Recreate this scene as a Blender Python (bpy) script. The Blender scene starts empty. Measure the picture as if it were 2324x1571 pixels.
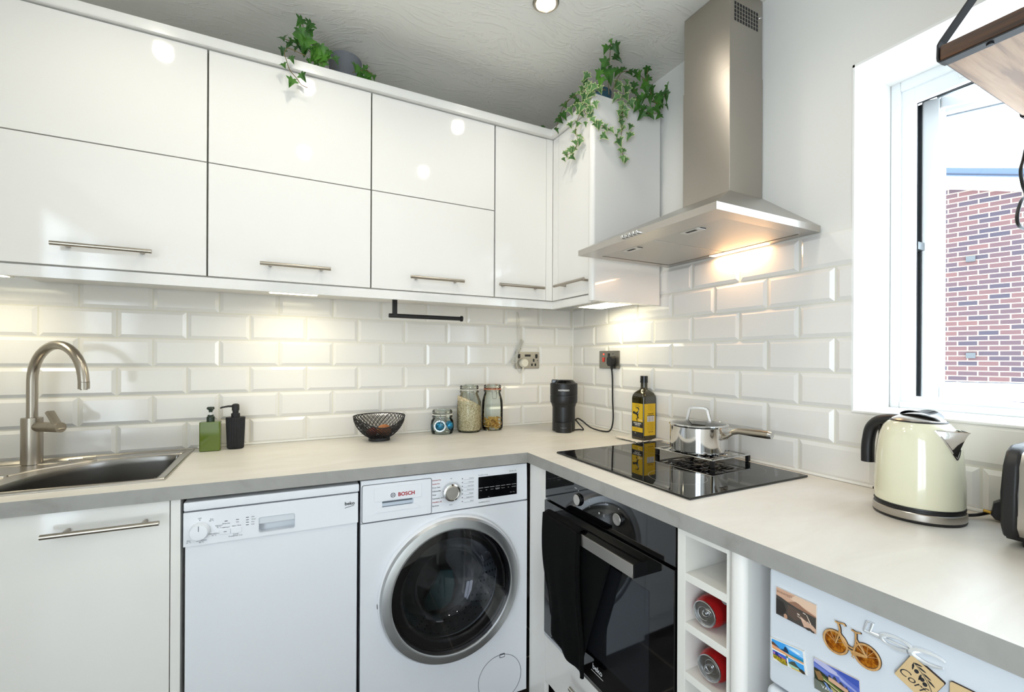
import bpy, bmesh, math, random
from mathutils import Vector, Matrix, noise
from mathutils.geometry import tessellate_polygon
random.seed(7)
PI = math.pi
SC = bpy.context.scene
COL = SC.collection

# ------------------------------------------------------------------ materials
def lin(c):
    return c / 12.92 if c <= 0.04045 else ((c + 0.055) / 1.055) ** 2.4
def hexc(h):
    return tuple(lin(int(h[i:i + 2], 16) / 255) for i in (0, 2, 4)) + (1.0,)
def rgb(c):
    return hexc(c) if isinstance(c, str) else tuple(c) + (1.0,)
MATS = {}
def mat(name, color='808080', rough=0.5, metal=0.0, coat=0.0, spec=0.5, emit=None, estr=0.0, sheen=0.0):
    if name in MATS:
        return MATS[name]
    m = bpy.data.materials.new(name); m.use_nodes = True
    b = m.node_tree.nodes['Principled BSDF']
    b.inputs['Base Color'].default_value = rgb(color)
    b.inputs['Roughness'].default_value = rough
    b.inputs['Metallic'].default_value = metal
    b.inputs['Coat Weight'].default_value = coat
    b.inputs['Coat Roughness'].default_value = 0.03
    b.inputs['Specular IOR Level'].default_value = spec
    if sheen: b.inputs['Sheen Weight'].default_value = sheen
    if emit:
        b.inputs['Emission Color'].default_value = rgb(emit)
        b.inputs['Emission Strength'].default_value = estr
    MATS[name] = m
    return m
def nodes(m):
    return m.node_tree.nodes, m.node_tree.links, m.node_tree.nodes['Principled BSDF']
def add(m, typ, **kw):
    n = m.node_tree.nodes.new(typ)
    for k, v in kw.items():
        if hasattr(n, k) and k not in ('Scale',):
            setattr(n, k, v)
    return n
def coords(m, scale=(1, 1, 1), rot=(0, 0, 0)):
    N, L, b = nodes(m)
    tc = N.new('ShaderNodeTexCoord'); mp = N.new('ShaderNodeMapping')
    mp.inputs['Scale'].default_value = scale; mp.inputs['Rotation'].default_value = rot
    L.new(tc.outputs['Object'], mp.inputs['Vector'])
    return mp.outputs['Vector']
def noise_ramp(m, stops, scale=5, detail=6, dist=0.0, mscale=(1, 1, 1), rough=0.6):
    """noise driven colour ramp into base colour; stops = [(pos, hex)]"""
    N, L, b = nodes(m)
    t = N.new('ShaderNodeTexNoise'); t.inputs['Scale'].default_value = scale
    t.inputs['Detail'].default_value = detail; t.inputs['Distortion'].default_value = dist
    t.inputs['Roughness'].default_value = rough
    L.new(coords(m, mscale), t.inputs['Vector'])
    r = N.new('ShaderNodeValToRGB')
    e = r.color_ramp.elements
    while len(e) < len(stops): e.new(0.5)
    for q, (p, c) in zip(e, stops):
        q.position = p; q.color = rgb(c)
    L.new(t.outputs['Fac'], r.inputs['Fac']); L.new(r.outputs['Color'], b.inputs['Base Color'])
    return t
def bump_noise(m, scale=50, strength=0.2, dist=0.01, detail=4, mscale=(1, 1, 1), distort=0.0):
    N, L, b = nodes(m)
    t = N.new('ShaderNodeTexNoise'); t.inputs['Scale'].default_value = scale; t.inputs['Detail'].default_value = detail
    t.inputs['Distortion'].default_value = distort
    L.new(coords(m, mscale), t.inputs['Vector'])
    bp = N.new('ShaderNodeBump'); bp.inputs['Strength'].default_value = strength; bp.inputs['Distance'].default_value = dist
    L.new(t.outputs['Fac'], bp.inputs['Height']); L.new(bp.outputs['Normal'], b.inputs['Normal'])
    return m
def thin_glass(name, tint='f4f8f6', ior=1.45, gl='ffffff', boost=1.0):
    """clear thin sheet: transparent body with fresnel reflection"""
    if name in MATS: return MATS[name]
    m = bpy.data.materials.new(name); m.use_nodes = True
    N, L = m.node_tree.nodes, m.node_tree.links
    N.remove(N['Principled BSDF'])
    out = N['Material Output']
    tr = N.new('ShaderNodeBsdfTransparent'); tr.inputs['Color'].default_value = rgb(tint)
    g = N.new('ShaderNodeBsdfGlossy'); g.inputs['Roughness'].default_value = 0.02; g.inputs['Color'].default_value = rgb(gl)
    fr = N.new('ShaderNodeFresnel'); fr.inputs['IOR'].default_value = ior
    mx = N.new('ShaderNodeMixShader')
    mu = N.new('ShaderNodeMath'); mu.operation = 'MULTIPLY'; mu.inputs[1].default_value = boost
    L.new(fr.outputs[0], mu.inputs[0]); L.new(mu.outputs[0], mx.inputs[0])
    L.new(tr.outputs[0], mx.inputs[1]); L.new(g.outputs[0], mx.inputs[2]); L.new(mx.outputs[0], out.inputs[0])
    MATS[name] = m
    return m
def emission(name, color, s):
    m = mat(name, color, 0.4, emit=color, estr=s)
    return m

# ------------------------------------------------------------------ mesh builder
class MB:
    def __init__(s):
        s.V = []; s.F = []
    def raw(s, verts, faces, mat=0, M=None, smooth=True):
        o = len(s.V)
        if M is None: s.V += [Vector(v) for v in verts]
        else: s.V += [M @ Vector(v) for v in verts]
        for f in faces: s.F.append((tuple(i + o for i in f), mat, smooth))
        return s
    def frombm(s, bm, mat=0, M=None, smooth=True):
        bm.verts.index_update()
        s.raw([v.co.copy() for v in bm.verts], [[v.index for v in f.verts] for f in bm.faces], mat, M, smooth)
        bm.free(); return s
    def box(s, x0, x1, y0, y1, z0, z1, bev=0.0, mat=0, M=None, seg=2):
        bm = bmesh.new()
        xs, ys, zs = sorted((x0, x1)), sorted((y0, y1)), sorted((z0, z1))
        vs = [bm.verts.new((xs[i & 1], ys[i >> 1 & 1], zs[i >> 2 & 1])) for i in range(8)]
        for f in ((0, 2, 3, 1), (4, 5, 7, 6), (0, 1, 5, 4), (2, 6, 7, 3), (0, 4, 6, 2), (1, 3, 7, 5)):
            bm.faces.new([vs[i] for i in f])
        if bev > 0:
            bev = min(bev, 0.49 * min(xs[1] - xs[0], ys[1] - ys[0], zs[1] - zs[0]))
            bmesh.ops.bevel(bm, geom=bm.edges[:], offset=bev, segments=seg, affect='EDGES', profile=0.5)
        return s.frombm(bm, mat, M, bev > 0)
    def prism(s, poly, z0, z1, bev=0.0, mat=0, M=None, seg=2, top=None):
        """extrude a 2-D polygon from z0 to z1"""
        a = sum(poly[i][0] * poly[(i + 1) % len(poly)][1] - poly[(i + 1) % len(poly)][0] * poly[i][1] for i in range(len(poly)))
        if a < 0: poly = poly[::-1]
        bm = bmesh.new()
        lo = [bm.verts.new((p[0], p[1], z0)) for p in poly]; hi = [bm.verts.new((p[0], p[1], z1)) for p in poly]
        n = len(poly)
        bm.faces.new(lo[::-1]); tf = bm.faces.new(hi)
        for i in range(n): bm.faces.new((lo[i], lo[(i + 1) % n], hi[(i + 1) % n], hi[i]))
        if bev > 0:
            es = [e for e in bm.edges if abs(e.verts[0].co.z - e.verts[1].co.z) < 1e-7]
            bmesh.ops.bevel(bm, geom=es, offset=bev, segments=seg, affect='EDGES', profile=0.5)
        return s.frombm(bm, mat, M)
    def poly(s, pts, mat=0, M=None):
        return s.raw([(p[0], p[1], p[2] if len(p) > 2 else 0) for p in pts], [list(range(len(pts)))], mat, M, False)
    def plate(s, outer, holes, z0, z1, mat=0, M=None, wallmat=None):
        """flat plate between z0 and z1 with holes cut right through"""
        loops = [[Vector((p[0], p[1], 0)) for p in l] for l in [outer] + holes]
        tris = tessellate_polygon(loops)
        flat = [p for l in loops for p in l]
        up = [(p.x, p.y, z1) for p in flat]; dn = [(p.x, p.y, z0) for p in flat]
        F = []
        for t in tris:
            a, b, c = [flat[i] for i in t]
            if (b - a).cross(c - a).z < 0: t = t[::-1]
            F.append(tuple(t))
        s.raw(up, F, mat, M, False); s.raw(dn, [f[::-1] for f in F], mat, M, False)
        k = 0
        for li, l in enumerate(loops):
            n = len(l)
            ar = sum(l[i].x * l[(i + 1) % n].y - l[(i + 1) % n].x * l[i].y for i in range(n))
            W = []
            for i in range(n):
                j = (i + 1) % n
                q = (i, j, n + j, n + i)
                if (ar < 0) == (li == 0): q = q[::-1]
                W.append(q)
            s.raw([(p.x, p.y, z0) for p in l] + [(p.x, p.y, z1) for p in l], W, mat if wallmat is None else wallmat, M, True)
        return s
    def cyl(s, p0, p1, r0, r1=None, seg=24, mat=0, caps=True, M=None):
        r1 = r0 if r1 is None else r1
        p0, p1 = Vector(p0), Vector(p1); d = (p1 - p0).normalized()
        u = d.orthogonal().normalized(); v = d.cross(u)
        A = [p0 + (u * math.cos(2 * PI * i / seg) + v * math.sin(2 * PI * i / seg)) * r0 for i in range(seg)]
        B = [p1 + (u * math.cos(2 * PI * i / seg) + v * math.sin(2 * PI * i / seg)) * r1 for i in range(seg)]
        F = [(i, (i + 1) % seg, seg + (i + 1) % seg, seg + i) for i in range(seg)]
        s.raw(A + B, F, mat, M)
        if caps:
            s.raw(A, [tuple(range(seg))[::-1]], mat, M, False); s.raw(B, [tuple(range(seg))], mat, M, False)
        return s
    def lathe(s, prof, c=(0, 0, 0), seg=32, mat=0, M=None, sx=1.0, sy=1.0, a0=0.0, a1=2 * PI):
        full = abs(a1 - a0 - 2 * PI) < 1e-6
        n = seg if full else seg + 1
        V = []; F = []
        for r, z in prof:
            for i in range(n):
                a = a0 + (a1 - a0) * i / seg
                V.append((c[0] + r * math.cos(a) * sx, c[1] + r * math.sin(a) * sy, c[2] + z))
        for k in range(len(prof) - 1):
            for i in range(seg):
                j = (i + 1) % n
                F.append((k * n + i, k * n + j, (k + 1) * n + j, (k + 1) * n + i))
        return s.raw(V, F, mat, M)
    def tube(s, pts, r, seg=8, mat=0, M=None, sub=0, closed=False, flat=1.0, caps=True):
        P = [Vector(p) for p in pts]
        R = list(r) if isinstance(r, (list, tuple)) else [r] * len(P)
        if sub:
            Q, RR = [], []
            n = len(P)
            rng = range(n) if closed else range(n - 1)
            for i in rng:
                p0 = P[(i - 1) % n] if closed or i > 0 else P[0]
                p1, p2 = P[i], P[(i + 1) % n]
                p3 = P[(i + 2) % n] if closed or i + 2 < n else P[-1]
                for k in range(sub):
                    t = k / sub
                    Q.append(0.5 * ((2 * p1) + (p2 - p0) * t + (2 * p0 - 5 * p1 + 4 * p2 - p3) * t * t + (3 * p1 - p0 - 3 * p2 + p3) * t ** 3))
                    RR.append(R[i] * (1 - t) + R[(i + 1) % n] * t)
            if not closed: Q.append(P[-1]); RR.append(R[-1])
            P, R = Q, RR
        n = len(P)
        T = []
        for i in range(n):
            a = P[(i - 1) % n] if closed or i > 0 else P[0]
            b = P[(i + 1) % n] if closed or i < n - 1 else P[-1]
            d = (b - a)
            T.append(d.normalized() if d.length > 1e-9 else Vector((0, 0, 1)))
        u = T[0].orthogonal().normalized()
        V = []
        for i in range(n):
            u = (u - T[i] * u.dot(T[i]))
            u = u.normalized() if u.length > 1e-6 else T[i].orthogonal().normalized()
            v = T[i].cross(u)
            for k in range(seg):
                a = 2 * PI * k / seg
                V.append(P[i] + u * (math.cos(a) * R[i]) + v * (math.sin(a) * R[i] * flat))
        F = []
        for i in range(n if closed else n - 1):
            j = (i + 1) % n
            for k in range(seg):
                l = (k + 1) % seg
                F.append((i * seg + k, i * seg + l, j * seg + l, j * seg + k))
        s.raw(V, F, mat, M)
        if caps and not closed:
            s.raw(V[:seg], [tuple(range(seg))[::-1]], mat, M, False); s.raw(V[-seg:], [tuple(range(seg))], mat, M, False)
        return s
    def ball(s, c, r, seg=16, mat=0, M=None, sc=(1, 1, 1)):
        n = seg // 2
        prof = [(max(1e-5, math.sin(PI * i / n)), -math.cos(PI * i / n)) for i in range(n + 1)]
        V = []; F = []
        for pr, z in prof:
            for i in range(seg):
                a = 2 * PI * i / seg
                V.append((c[0] + r * sc[0] * pr * math.cos(a), c[1] + r * sc[1] * pr * math.sin(a), c[2] + r * sc[2] * z))
        for k in range(n):
            for i in range(seg):
                j = (i + 1) % seg
                F.append((k * seg + i, k * seg + j, (k + 1) * seg + j, (k + 1) * seg + i))
        return s.raw(V, F, mat, M)
    def text(s, body, size, M, mat=0, ax='CENTER', extrude=0.0, shear=0.0, bold=0.0, space=1.0, bend=None):
        cu = bpy.data.curves.new('t', 'FONT')
        cu.body = body; cu.size = size; cu.align_x = ax; cu.align_y = 'CENTER'; cu.extrude = extrude
        cu.resolution_u = 3; cu.shear = shear; cu.offset = bold; cu.space_character = space
        o = bpy.data.objects.new('t', cu); COL.objects.link(o)
        dg = bpy.context.evaluated_depsgraph_get()
        ev = o.evaluated_get(dg); me = ev.to_mesh()
        V = [v.co.copy() for v in me.vertices]; F = [tuple(p.vertices) for p in me.polygons]
        ev.to_mesh_clear(); bpy.data.objects.remove(o); bpy.data.curves.remove(cu)
        if bend: V = [bend(v) for v in V]
        return s.raw(V, F, mat, M, False)

WM = {}
def obj(name, mb, mats, parent=None, local=False, angle=38, wn=True, **props):
    me = bpy.data.meshes.new(name)
    V = mb.V
    if parent is not None and not local:
        inv = WM[parent.name].inverted()
        V = [inv @ v for v in V]
    me.from_pydata([tuple(v) for v in V], [], [f[0] for f in mb.F])
    if not isinstance(mats, (list, tuple)): mats = [mats]
    for m in mats: me.materials.append(m)
    me.polygons.foreach_set('material_index', [f[1] for f in mb.F])
    me.polygons.foreach_set('use_smooth', [f[2] for f in mb.F])
    me.update()
    if angle:
        me.set_sharp_from_angle(angle=math.radians(angle))
        me.polygons.foreach_set('use_smooth', [f[2] for f in mb.F])
    o = bpy.data.objects.new(name, me); COL.objects.link(o)
    if wn and any(f[2] for f in mb.F):
        w = o.modifiers.new('weighted normals', 'WEIGHTED_NORMAL'); w.keep_sharp = True; w.weight = 100
    if parent is not None:
        o.parent = parent
        WM[o.name] = WM[parent.name]
    else:
        WM[o.name] = Matrix()
    for k, v in props.items(): o[k] = v
    return o
def thing(name, label, cat, loc=(0, 0, 0), rz=0.0, group=None):
    o = bpy.data.objects.new(name, None); COL.objects.link(o)
    o.empty_display_size = 0.05
    o.location = loc; o.rotation_euler = (0, 0, rz)
    WM[o.name] = Matrix.Translation(loc) @ Matrix.Rotation(rz, 4, 'Z')
    o['label'] = label; o['category'] = cat
    if group: o['group'] = group
    return o
def single(name, mb, mats, label, cat, group=None, origin=None, **k):
    """a thing that is one mesh; its origin moved to its own base"""
    V = mb.V
    if origin is None:
        xs = [v.x for v in V]; ys = [v.y for v in V]; zs = [v.z for v in V]
        origin = ((min(xs) + max(xs)) / 2, (min(ys) + max(ys)) / 2, min(zs))
    og = Vector(origin)
    mb.V = [v - og for v in V]
    o = obj(name, mb, mats, **k)
    o.location = og
    o['label'] = label; o['category'] = cat
    if group: o['group'] = group
    return o
def struct(name, mb, mats, **k):
    o = obj(name, mb, mats, **k); o['kind'] = 'structure'; return o
def FB(x, y, z):      # panel facing -Y: u=+X, v=+Z, n=-Y
    return Matrix(((1, 0, 0, x), (0, 0, -1, y), (0, 1, 0, z), (0, 0, 0, 1)))
def FR(x, y, z):      # panel facing -X: u=-Y, v=+Z, n=-X
    return Matrix(((0, 0, -1, x), (-1, 0, 0, y), (0, 1, 0, z), (0, 0, 0, 1)))
def rrect(x0, x1, y0, y1, r, n=5):
    P = []
    for cx, cy, a in ((x1 - r, y1 - r, 0), (x0 + r, y1 - r, 90), (x0 + r, y0 + r, 180), (x1 - r, y0 + r, 270)):
        for i in range(n + 1):
            t = math.radians(a + 90 * i / n)
            P.append((cx + r * math.cos(t), cy + r * math.sin(t)))
    return P
def circ(cx, cy, r, n=40, ry=None):
    return [(cx + r * math.cos(2 * PI * i / n), cy + (ry or r) * math.sin(2 * PI * i / n)) for i in range(n)]
# ------------------------------------------------------------------ palette
M_wall = bump_noise(mat('painted plaster', 'e2e0da', 0.7), 60, 0.06, 0.004)
M_ceil = mat('textured ceiling plaster', 'edeae2', 0.75)
def ceiling_nodes(m):
    N, L, b = nodes(m)
    v = coords(m)
    t = N.new('ShaderNodeTexNoise'); t.inputs['Scale'].default_value = 2.6; t.inputs['Detail'].default_value = 2
    L.new(v, t.inputs['Vector'])
    mv = N.new('ShaderNodeVectorMath'); mv.operation = 'MULTIPLY_ADD'
    mv.inputs[1].default_value = (0.30, 0.30, 0.0)
    L.new(t.outputs['Color'], mv.inputs[0]); L.new(v, mv.inputs[2])
    w = N.new('ShaderNodeTexNoise'); w.inputs['Scale'].default_value = 26; w.inputs['Detail'].default_value = 6
    w.inputs['Distortion'].default_value = 1.6
    st = N.new('ShaderNodeMapping'); st.inputs['Scale'].default_value = (0.35, 1.6, 1); st.inputs['Rotation'].default_value = (0, 0, 0.5)
    L.new(mv.outputs[0], st.inputs['Vector']); L.new(st.outputs[0], w.inputs['Vector'])
    r = N.new('ShaderNodeValToRGB'); r.color_ramp.elements[0].position = 0.52; r.color_ramp.elements[1].position = 0.64
    L.new(w.outputs['Fac'], r.inputs['Fac'])
    bp = N.new('ShaderNodeBump'); bp.inputs['Strength'].default_value = 0.3; bp.inputs['Distance'].default_value = 0.004
    L.new(r.outputs['Color'], bp.inputs['Height']); L.new(bp.outputs['Normal'], b.inputs['Normal'])
ceiling_nodes(M_ceil)
M_tile = mat('white bevelled tile glaze', 'e9e6e1', 0.1, spec=.45)
M_grout = mat('pale grout', 'dedacd', 0.8)
M_bead = mat('white sealant', 'f0eee8', 0.35)
M_upvc = mat('white upvc', 'eef1f2', 0.25)
M_gasket = mat('black gasket', '0c0d0f', 0.5)
M_hinge = mat('grey steel hinge', '7a7f82', 0.35, 0.8)
M_pane = thin_glass('window pane', 'fbfdfc', 1.3)
M_gloss = mat('white gloss lacquer', 'e9e6e1', 0.06, spec=.42)
M_gloss2 = mat('white gloss lacquer edge', 'e9e7e2', 0.2)
M_carc = mat('white melamine', 'e2dfd8', 0.4)
M_gapshade = mat('painted gap shade', '86867c', 0.5)  # grey sheet behind the doors paints the shade in their gaps
M_steel = mat('brushed steel', 'bab5ae', 0.3, 1.0)
M_steelb = mat('brushed nickel', 'aca498', 0.28, 1.0)
M_chrome = mat('polished chrome', 'd8d8d8', 0.06, 1.0)
M_black = mat('satin black plastic', '141416', 0.42)
M_blackg = mat('gloss black plastic', '0b0b0d', 0.12)
M_blackm = mat('matt black metal', '111114', 0.55)
M_wtop = mat('pale stone laminate', 'd6d2ca', 0.38)
noise_ramp(M_wtop, [(0.3, 'd0cbc2'), (0.55, 'd8d4cc'), (0.75, 'dddad3')], 4, 8, 0.6, (1, 3, 1))
M_wedge = mat('grey stone laminate edge', '98958f', 0.45)
noise_ramp(M_wedge, [(0.28, '85827c'), (0.45, '979590'), (0.7, 'a19f9a')], 9, 8, 0.4)
M_white_app = mat('white appliance enamel', 'e4e6ea', 0.22, coat=0.3)
M_white_pl = mat('white appliance plastic', 'e6e8ec', 0.3)
M_ink = mat('grey print', '55565c', 0.6)
M_inkk = mat('black print', '202024', 0.6)
M_red = mat('red print', 'a8242c', 0.5)
M_silver = mat('silver satin ring', 'c4c6c8', 0.32, 0.9)
M_tint = thin_glass('smoked door glass', 'bcbcc0', 1.45, boost=.8)
M_bowlglass = thin_glass('clear bowl glass', 'd0d4d6', 1.6, boost=1.8)
M_drum = mat('drum steel', 'c2c4c8', 0.35, 0.9)
M_dark = mat('dark rubber', '1a1a1c', 0.6)
M_teal = mat('teal cloth', '6fa6a4', 0.9)
M_ovglass = mat('black oven glass', '060607', 0.04, coat=0.5, spec=0.6)
M_ovwin = mat('mirrored oven window', '4a4d52', 0.04, 0.85)
M_hob = mat('black ceramic glass', '040405', 0.03, spec=0.55)
M_hobedge = mat('hob bevel', '1b1c20', 0.15)
M_cloth = bump_noise(mat('black cotton', '060606', 0.95, spec=0.15), 400, 0.3, 0.002)
M_white_mark = mat('white print', 'd8d8d8', 0.5)
M_glass = thin_glass('clear jar glass', 'f6faf8', 1.28, boost=1.0)
M_oats = mat('rolled oats', 'd8c8a4', 0.9)
noise_ramp(M_oats, [(0.35, 'b9a27a'), (0.5, 'd9c8a2'), (0.65, 'ece0c4')], 160, 2)
M_pasta = mat('dried pasta', 'd8a850', 0.55)
noise_ramp(M_pasta, [(0.3, 'c08a34'), (0.6, 'e3b965')], 60, 2)
M_wire = mat('steel wire', 'b4b4b2', 0.2, 1.0)
M_sealo = mat('orange rubber seal', 'd98a68', 0.5)
M_sealw = mat('white rubber seal', 'e9e6dc', 0.5)
M_capblue = mat('blue foil', '2a86b4', 0.22, 0.75)
M_foil = mat('silver foil', 'd8dadb', 0.25, 0.9)
M_green = mat('green bottle plastic', '5c6f1e', 0.12, coat=0.4)
M_greenk = mat('dark green pump', '1f2f22', 0.35)
M_cord = mat('black cable', '0d0d0f', 0.45)
M_cordw = mat('white cable', 'd4d2c8', 0.5)
M_oil = mat('dark olive glass', '2a2408', 0.06, coat=0.6)
M_yellow = mat('yellow label paper', 'dcb420', 0.45)
M_gold = mat('dark gold print', '9a7a10', 0.5)
M_paper = mat('white paper', 'e6e1d8', 0.8)
M_cream = mat('cream enamel', 'e2dfc4', 0.12, coat=0.5)
M_walnut = mat('walnut edge', '4a2d18', 0.45)
noise_ramp(M_walnut, [(0.3, '24140a'), (0.5, '472b16'), (0.7, '6e4524')], 14, 6, .6, (8, .7, 5))
M_oakund = mat('pale walnut board', 'a98563', 0.5)
noise_ramp(M_oakund, [(0.36, '8a684c'), (0.47, 'a98664'), (0.62, 'bd9a78')], 5, 8, .35, (.8, 12, 3))
M_leaf = mat('ivy leaf', '3f7a22', 0.45)
noise_ramp(M_leaf, [(0.3, '1f4413'), (0.5, '2f5c1a'), (0.72, '4f8426')], 14, 3)
M_leafv = mat('variegated ivy leaf', '5c8a44', 0.5)
noise_ramp(M_leafv, [(0.32, '2f5526'), (0.5, '46703a'), (0.7, '6b8f55')], 30, 3)
M_leafedge = mat('cream leaf margin', 'b3bb86', 0.55)
M_stem = mat('ivy stem', '6b5a34', 0.7)
M_potg = mat('grey ceramic', '6d6f76', 0.6)
M_potb = mat('blue ceramic', '3a6478', 0.5)
M_soil = mat('potting soil', '2c2019', 0.95)
M_can = mat('red can', 'b01a1c', 0.25, 0.35)
M_alu = mat('aluminium', 'c9cacb', 0.25, 1.0)
M_wood1 = mat('laser cut birch', 'b78a54', 0.6)
noise_ramp(M_wood1, [(0.3, 'a8793f'), (0.6, 'c69a62')], 30, 3, 0.3, (1, 6, 1))
M_wood2 = mat('pale plywood', 'cdb184', 0.6)
M_burnt = mat('charred edge', '2c1a10', 0.8)
M_amber = mat('amber', '8a4a12', 0.12, coat=0.6)
noise_ramp(M_amber, [(0.3, '4a1f08'), (0.5, '93500f'), (0.7, 'c98a26')], 160, 4)
M_fridge = mat('grey white fridge enamel', 'cfd4da', 0.3)
M_brick = mat('house brick', '8a5a50', 0.85)
def brick_nodes(m):
    N, L, b = nodes(m)
    t = N.new('ShaderNodeTexBrick')
    t.inputs['Scale'].default_value = 1.0
    t.inputs['Brick Width'].default_value = 0.235; t.inputs['Row Height'].default_value = 0.082
    t.inputs['Mortar Size'].default_value = 0.009; t.inputs['Mortar Smooth'].default_value = 0.1
    t.inputs['Mortar'].default_value = rgb('89786a')
    n = N.new('ShaderNodeTexNoise'); n.inputs['Scale'].default_value = 3.1; n.inputs['Detail'].default_value = 1
    # one hue per brick: noise sampled on snapped brick coordinates
    v = coords(m, rot=(-PI / 2, 0, 0))
    L.new(v, t.inputs['Vector'])
    t.inputs['Color1'].default_value = rgb('573b39'); t.inputs['Color2'].default_value = rgb('312c37')
    t.inputs['Bias'].default_value = 0.0
    L.new(t.outputs['Color'], b.inputs['Base Color'])
    bp = N.new('ShaderNodeBump'); bp.inputs['Strength'].default_value = 0.5; bp.inputs['Distance'].default_value = 0.01
    iv = N.new('ShaderNodeMath'); iv.operation = 'SUBTRACT'; iv.inputs[0].default_value = 1.0
    L.new(t.outputs['Fac'], iv.inputs[1]); L.new(iv.outputs[0], bp.inputs['Height']); L.new(bp.outputs['Normal'], b.inputs['Normal'])
brick_nodes(M_brick)
M_floor = mat('dark floor tile', '3a332e', 0.25)
def floor_nodes(m):
    N, L, b = nodes(m)
    t = N.new('ShaderNodeTexBrick'); t.offset = 0.0
    t.inputs['Scale'].default_value = 1.0; t.inputs['Brick Width'].default_value = 0.4; t.inputs['Row Height'].default_value = 0.4
    t.inputs['Mortar Size'].default_value = 0.004
    t.inputs['Color1'].default_value = rgb('3a332e'); t.inputs['Color2'].default_value = rgb('3f3832'); t.inputs['Mortar'].default_value = rgb('8a7f70')
    L.new(coords(m), t.inputs['Vector']); L.new(t.outputs['Color'], b.inputs['Base Color'])
floor_nodes(M_floor)
M_fascia = mat('white fascia board', 'f2f2f2', 0.5)
M_gutter = mat('blue grey roof edge', '3a4a62', 0.5)
M_airb = mat('grey vent brick', '4a4d4f', 0.8)
M_bulb = emission('lamp lens', 'fff4e0', 28.0)
M_led = emission('led panel', 'fff6d2', 5.0)
M_hoodlamp = emission('hood lamp lens', 'ffc890', 9.0)
M_neon = emission('red neon', 'ff4030', 2.0)
# ------------------------------------------------------------------ the room
ZC = 2.428
XL, YF = -2.75, -4.2          # left wall and the wall behind the camera
YN = -1.96                    # nib wall that ends the right hand run
WY0, WY1, WZ0, WZ1 = -1.348, -2.30, 1.10, 2.06     # window opening in the right wall
PT, PZ, G = 0.202, 0.102, 0.0009

def tile(mb, M, u0, u1, v0, v1, cl, cr, b=0.0125):
    """one bevelled tile on the plane n=0 ; cl / cr: that side is a cut edge"""
    e = 0.0055
    O = [(u0, v0, -e), (u1, v0, -e), (u1, v1, -e), (u0, v1, -e)]
    k = [(u0 if cl else u0 + 0.0008, v0 + .0008), (u1 if cr else u1 - .0008, v0 + .0008), (u1 if cr else u1 - .0008, v1 - .0008), (u0 if cl else u0 + .0008, v1 - .0008)]
    E1 = [(p[0], p[1], -0.0038) for p in k]
    T = [(u0 + (0 if cl else b), v0 + b, 0.002), (u1 - (0 if cr else b), v0 + b, 0.002), (u1 - (0 if cr else b), v1 - b, 0.002), (u0 + (0 if cl else b), v1 - b, 0.002)]
    F = [(8, 9, 10, 11)]
    for o in (0, 4):
        F += [(o + i, o + (i + 1) % 4, o + 4 + (i + 1) % 4, o + 4 + i) for i in range(4)]
    mb.raw(O + E1 + T, F, 0, M, False)

def tile_rows(mb, M, rows, off_even, off_odd, umin, umaxf, sgn):
    for r in rows:
        z0 = 0.9 + r * PZ + G
        z1 = z0 + PZ - 2 * G
        off = off_even if (r + 1) % 2 == 0 else off_odd
        umax = umaxf(r)
        k = math.floor((umin - off) / PT)
        while off + k * PT < umax:
            a, b = off + k * PT + G, off + (k + 1) * PT - G
            ca, cb = a < umin, b > umax
            a, b = max(a, umin), min(b, umax)
            if b - a > 0.012:
                if sgn > 0: tile(mb, M, a, b, z0, z1, ca, cb)
                else: tile(mb, M, -b, -a, z0, z1, cb, ca)
            k += 1

# back wall (cabinet run)
mb = MB()
mb.box(XL - .1, 0.3, 0.0045, 0.12, 0, ZC, mat=1)
mb.box(XL, 0, 0.0035, 0.02, 0.9, 1.515, mat=2)
tile_rows(mb, FB(0, 0, 0), range(6), 0.2133, 0.2133 - 0.101, 0.0, lambda r: 2.7, -1)
mb.box(-1.695, 0, -0.004, 0.003, 0.9, 0.9075, bev=0.002, mat=3)
mb.cyl((-0.001, -0.001, 0.9), (-0.001, -0.001, 1.5), 0.0035, seg=8, mat=3)
struct('wall_back', mb, [M_tile, M_wall, M_grout, M_bead])

# right wall with the window opening
mb = MB()
for y0, y1, z0, z1 in ((0.1, WY0, 0, ZC), (WY1, YF, 0, ZC), (WY0, WY1, 0, WZ0), (WY0, WY1, WZ1, ZC)):
    mb.box(0.0045, 0.30, y0, y1, z0, z1, mat=1)
mb.box(0.0035, 0.02, 0, WY0, 0.9, 1.613, mat=2); mb.box(0.0035, 0.02, WY0, -1.96, 0.9, 1.1, mat=2)
tile_rows(mb, FR(0, 0, 0), range(7), 0.0925, 0.0925 + 0.101, 0.0, lambda r: 1.96 if r < 2 else 1.347, 1)
mb.box(-0.004, 0.003, 0, -1.96, 0.9, 0.9075, bev=0.002, mat=3)
struct('wall_right', mb, [M_tile, M_wall, M_grout, M_bead])

WIN2 = (-2.45, -4.12, .06, 2.28)      # added unseen left-wall window: bluish daylight implied one, enlarged to brighten the ceiling
mb = MB()
for y0, y1, z0, z1 in ((.1, WIN2[0], 0, ZC), (WIN2[1], YF, 0, ZC), (WIN2[0], WIN2[1], 0, WIN2[2]), (WIN2[0], WIN2[1], WIN2[3], ZC)): mb.box(XL - .15, XL, y0, y1, z0, z1)
struct('wall_left', mb, M_wall)
mb = MB()
for y0, y1, z0, z1 in ((WIN2[0], WIN2[0] - .07, WIN2[2], WIN2[3]), (WIN2[1] + .07, WIN2[1], WIN2[2], WIN2[3]), (WIN2[0], WIN2[1], WIN2[2], WIN2[2] + .08), (WIN2[0], WIN2[1], WIN2[3] - .08, WIN2[3]), (-3.15, -3.20, WIN2[2], WIN2[3])):
    mb.box(XL - .12, XL - .05, y0 - .002, y1 + .002, z0 + .002, z1 - .002, .004)
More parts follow.
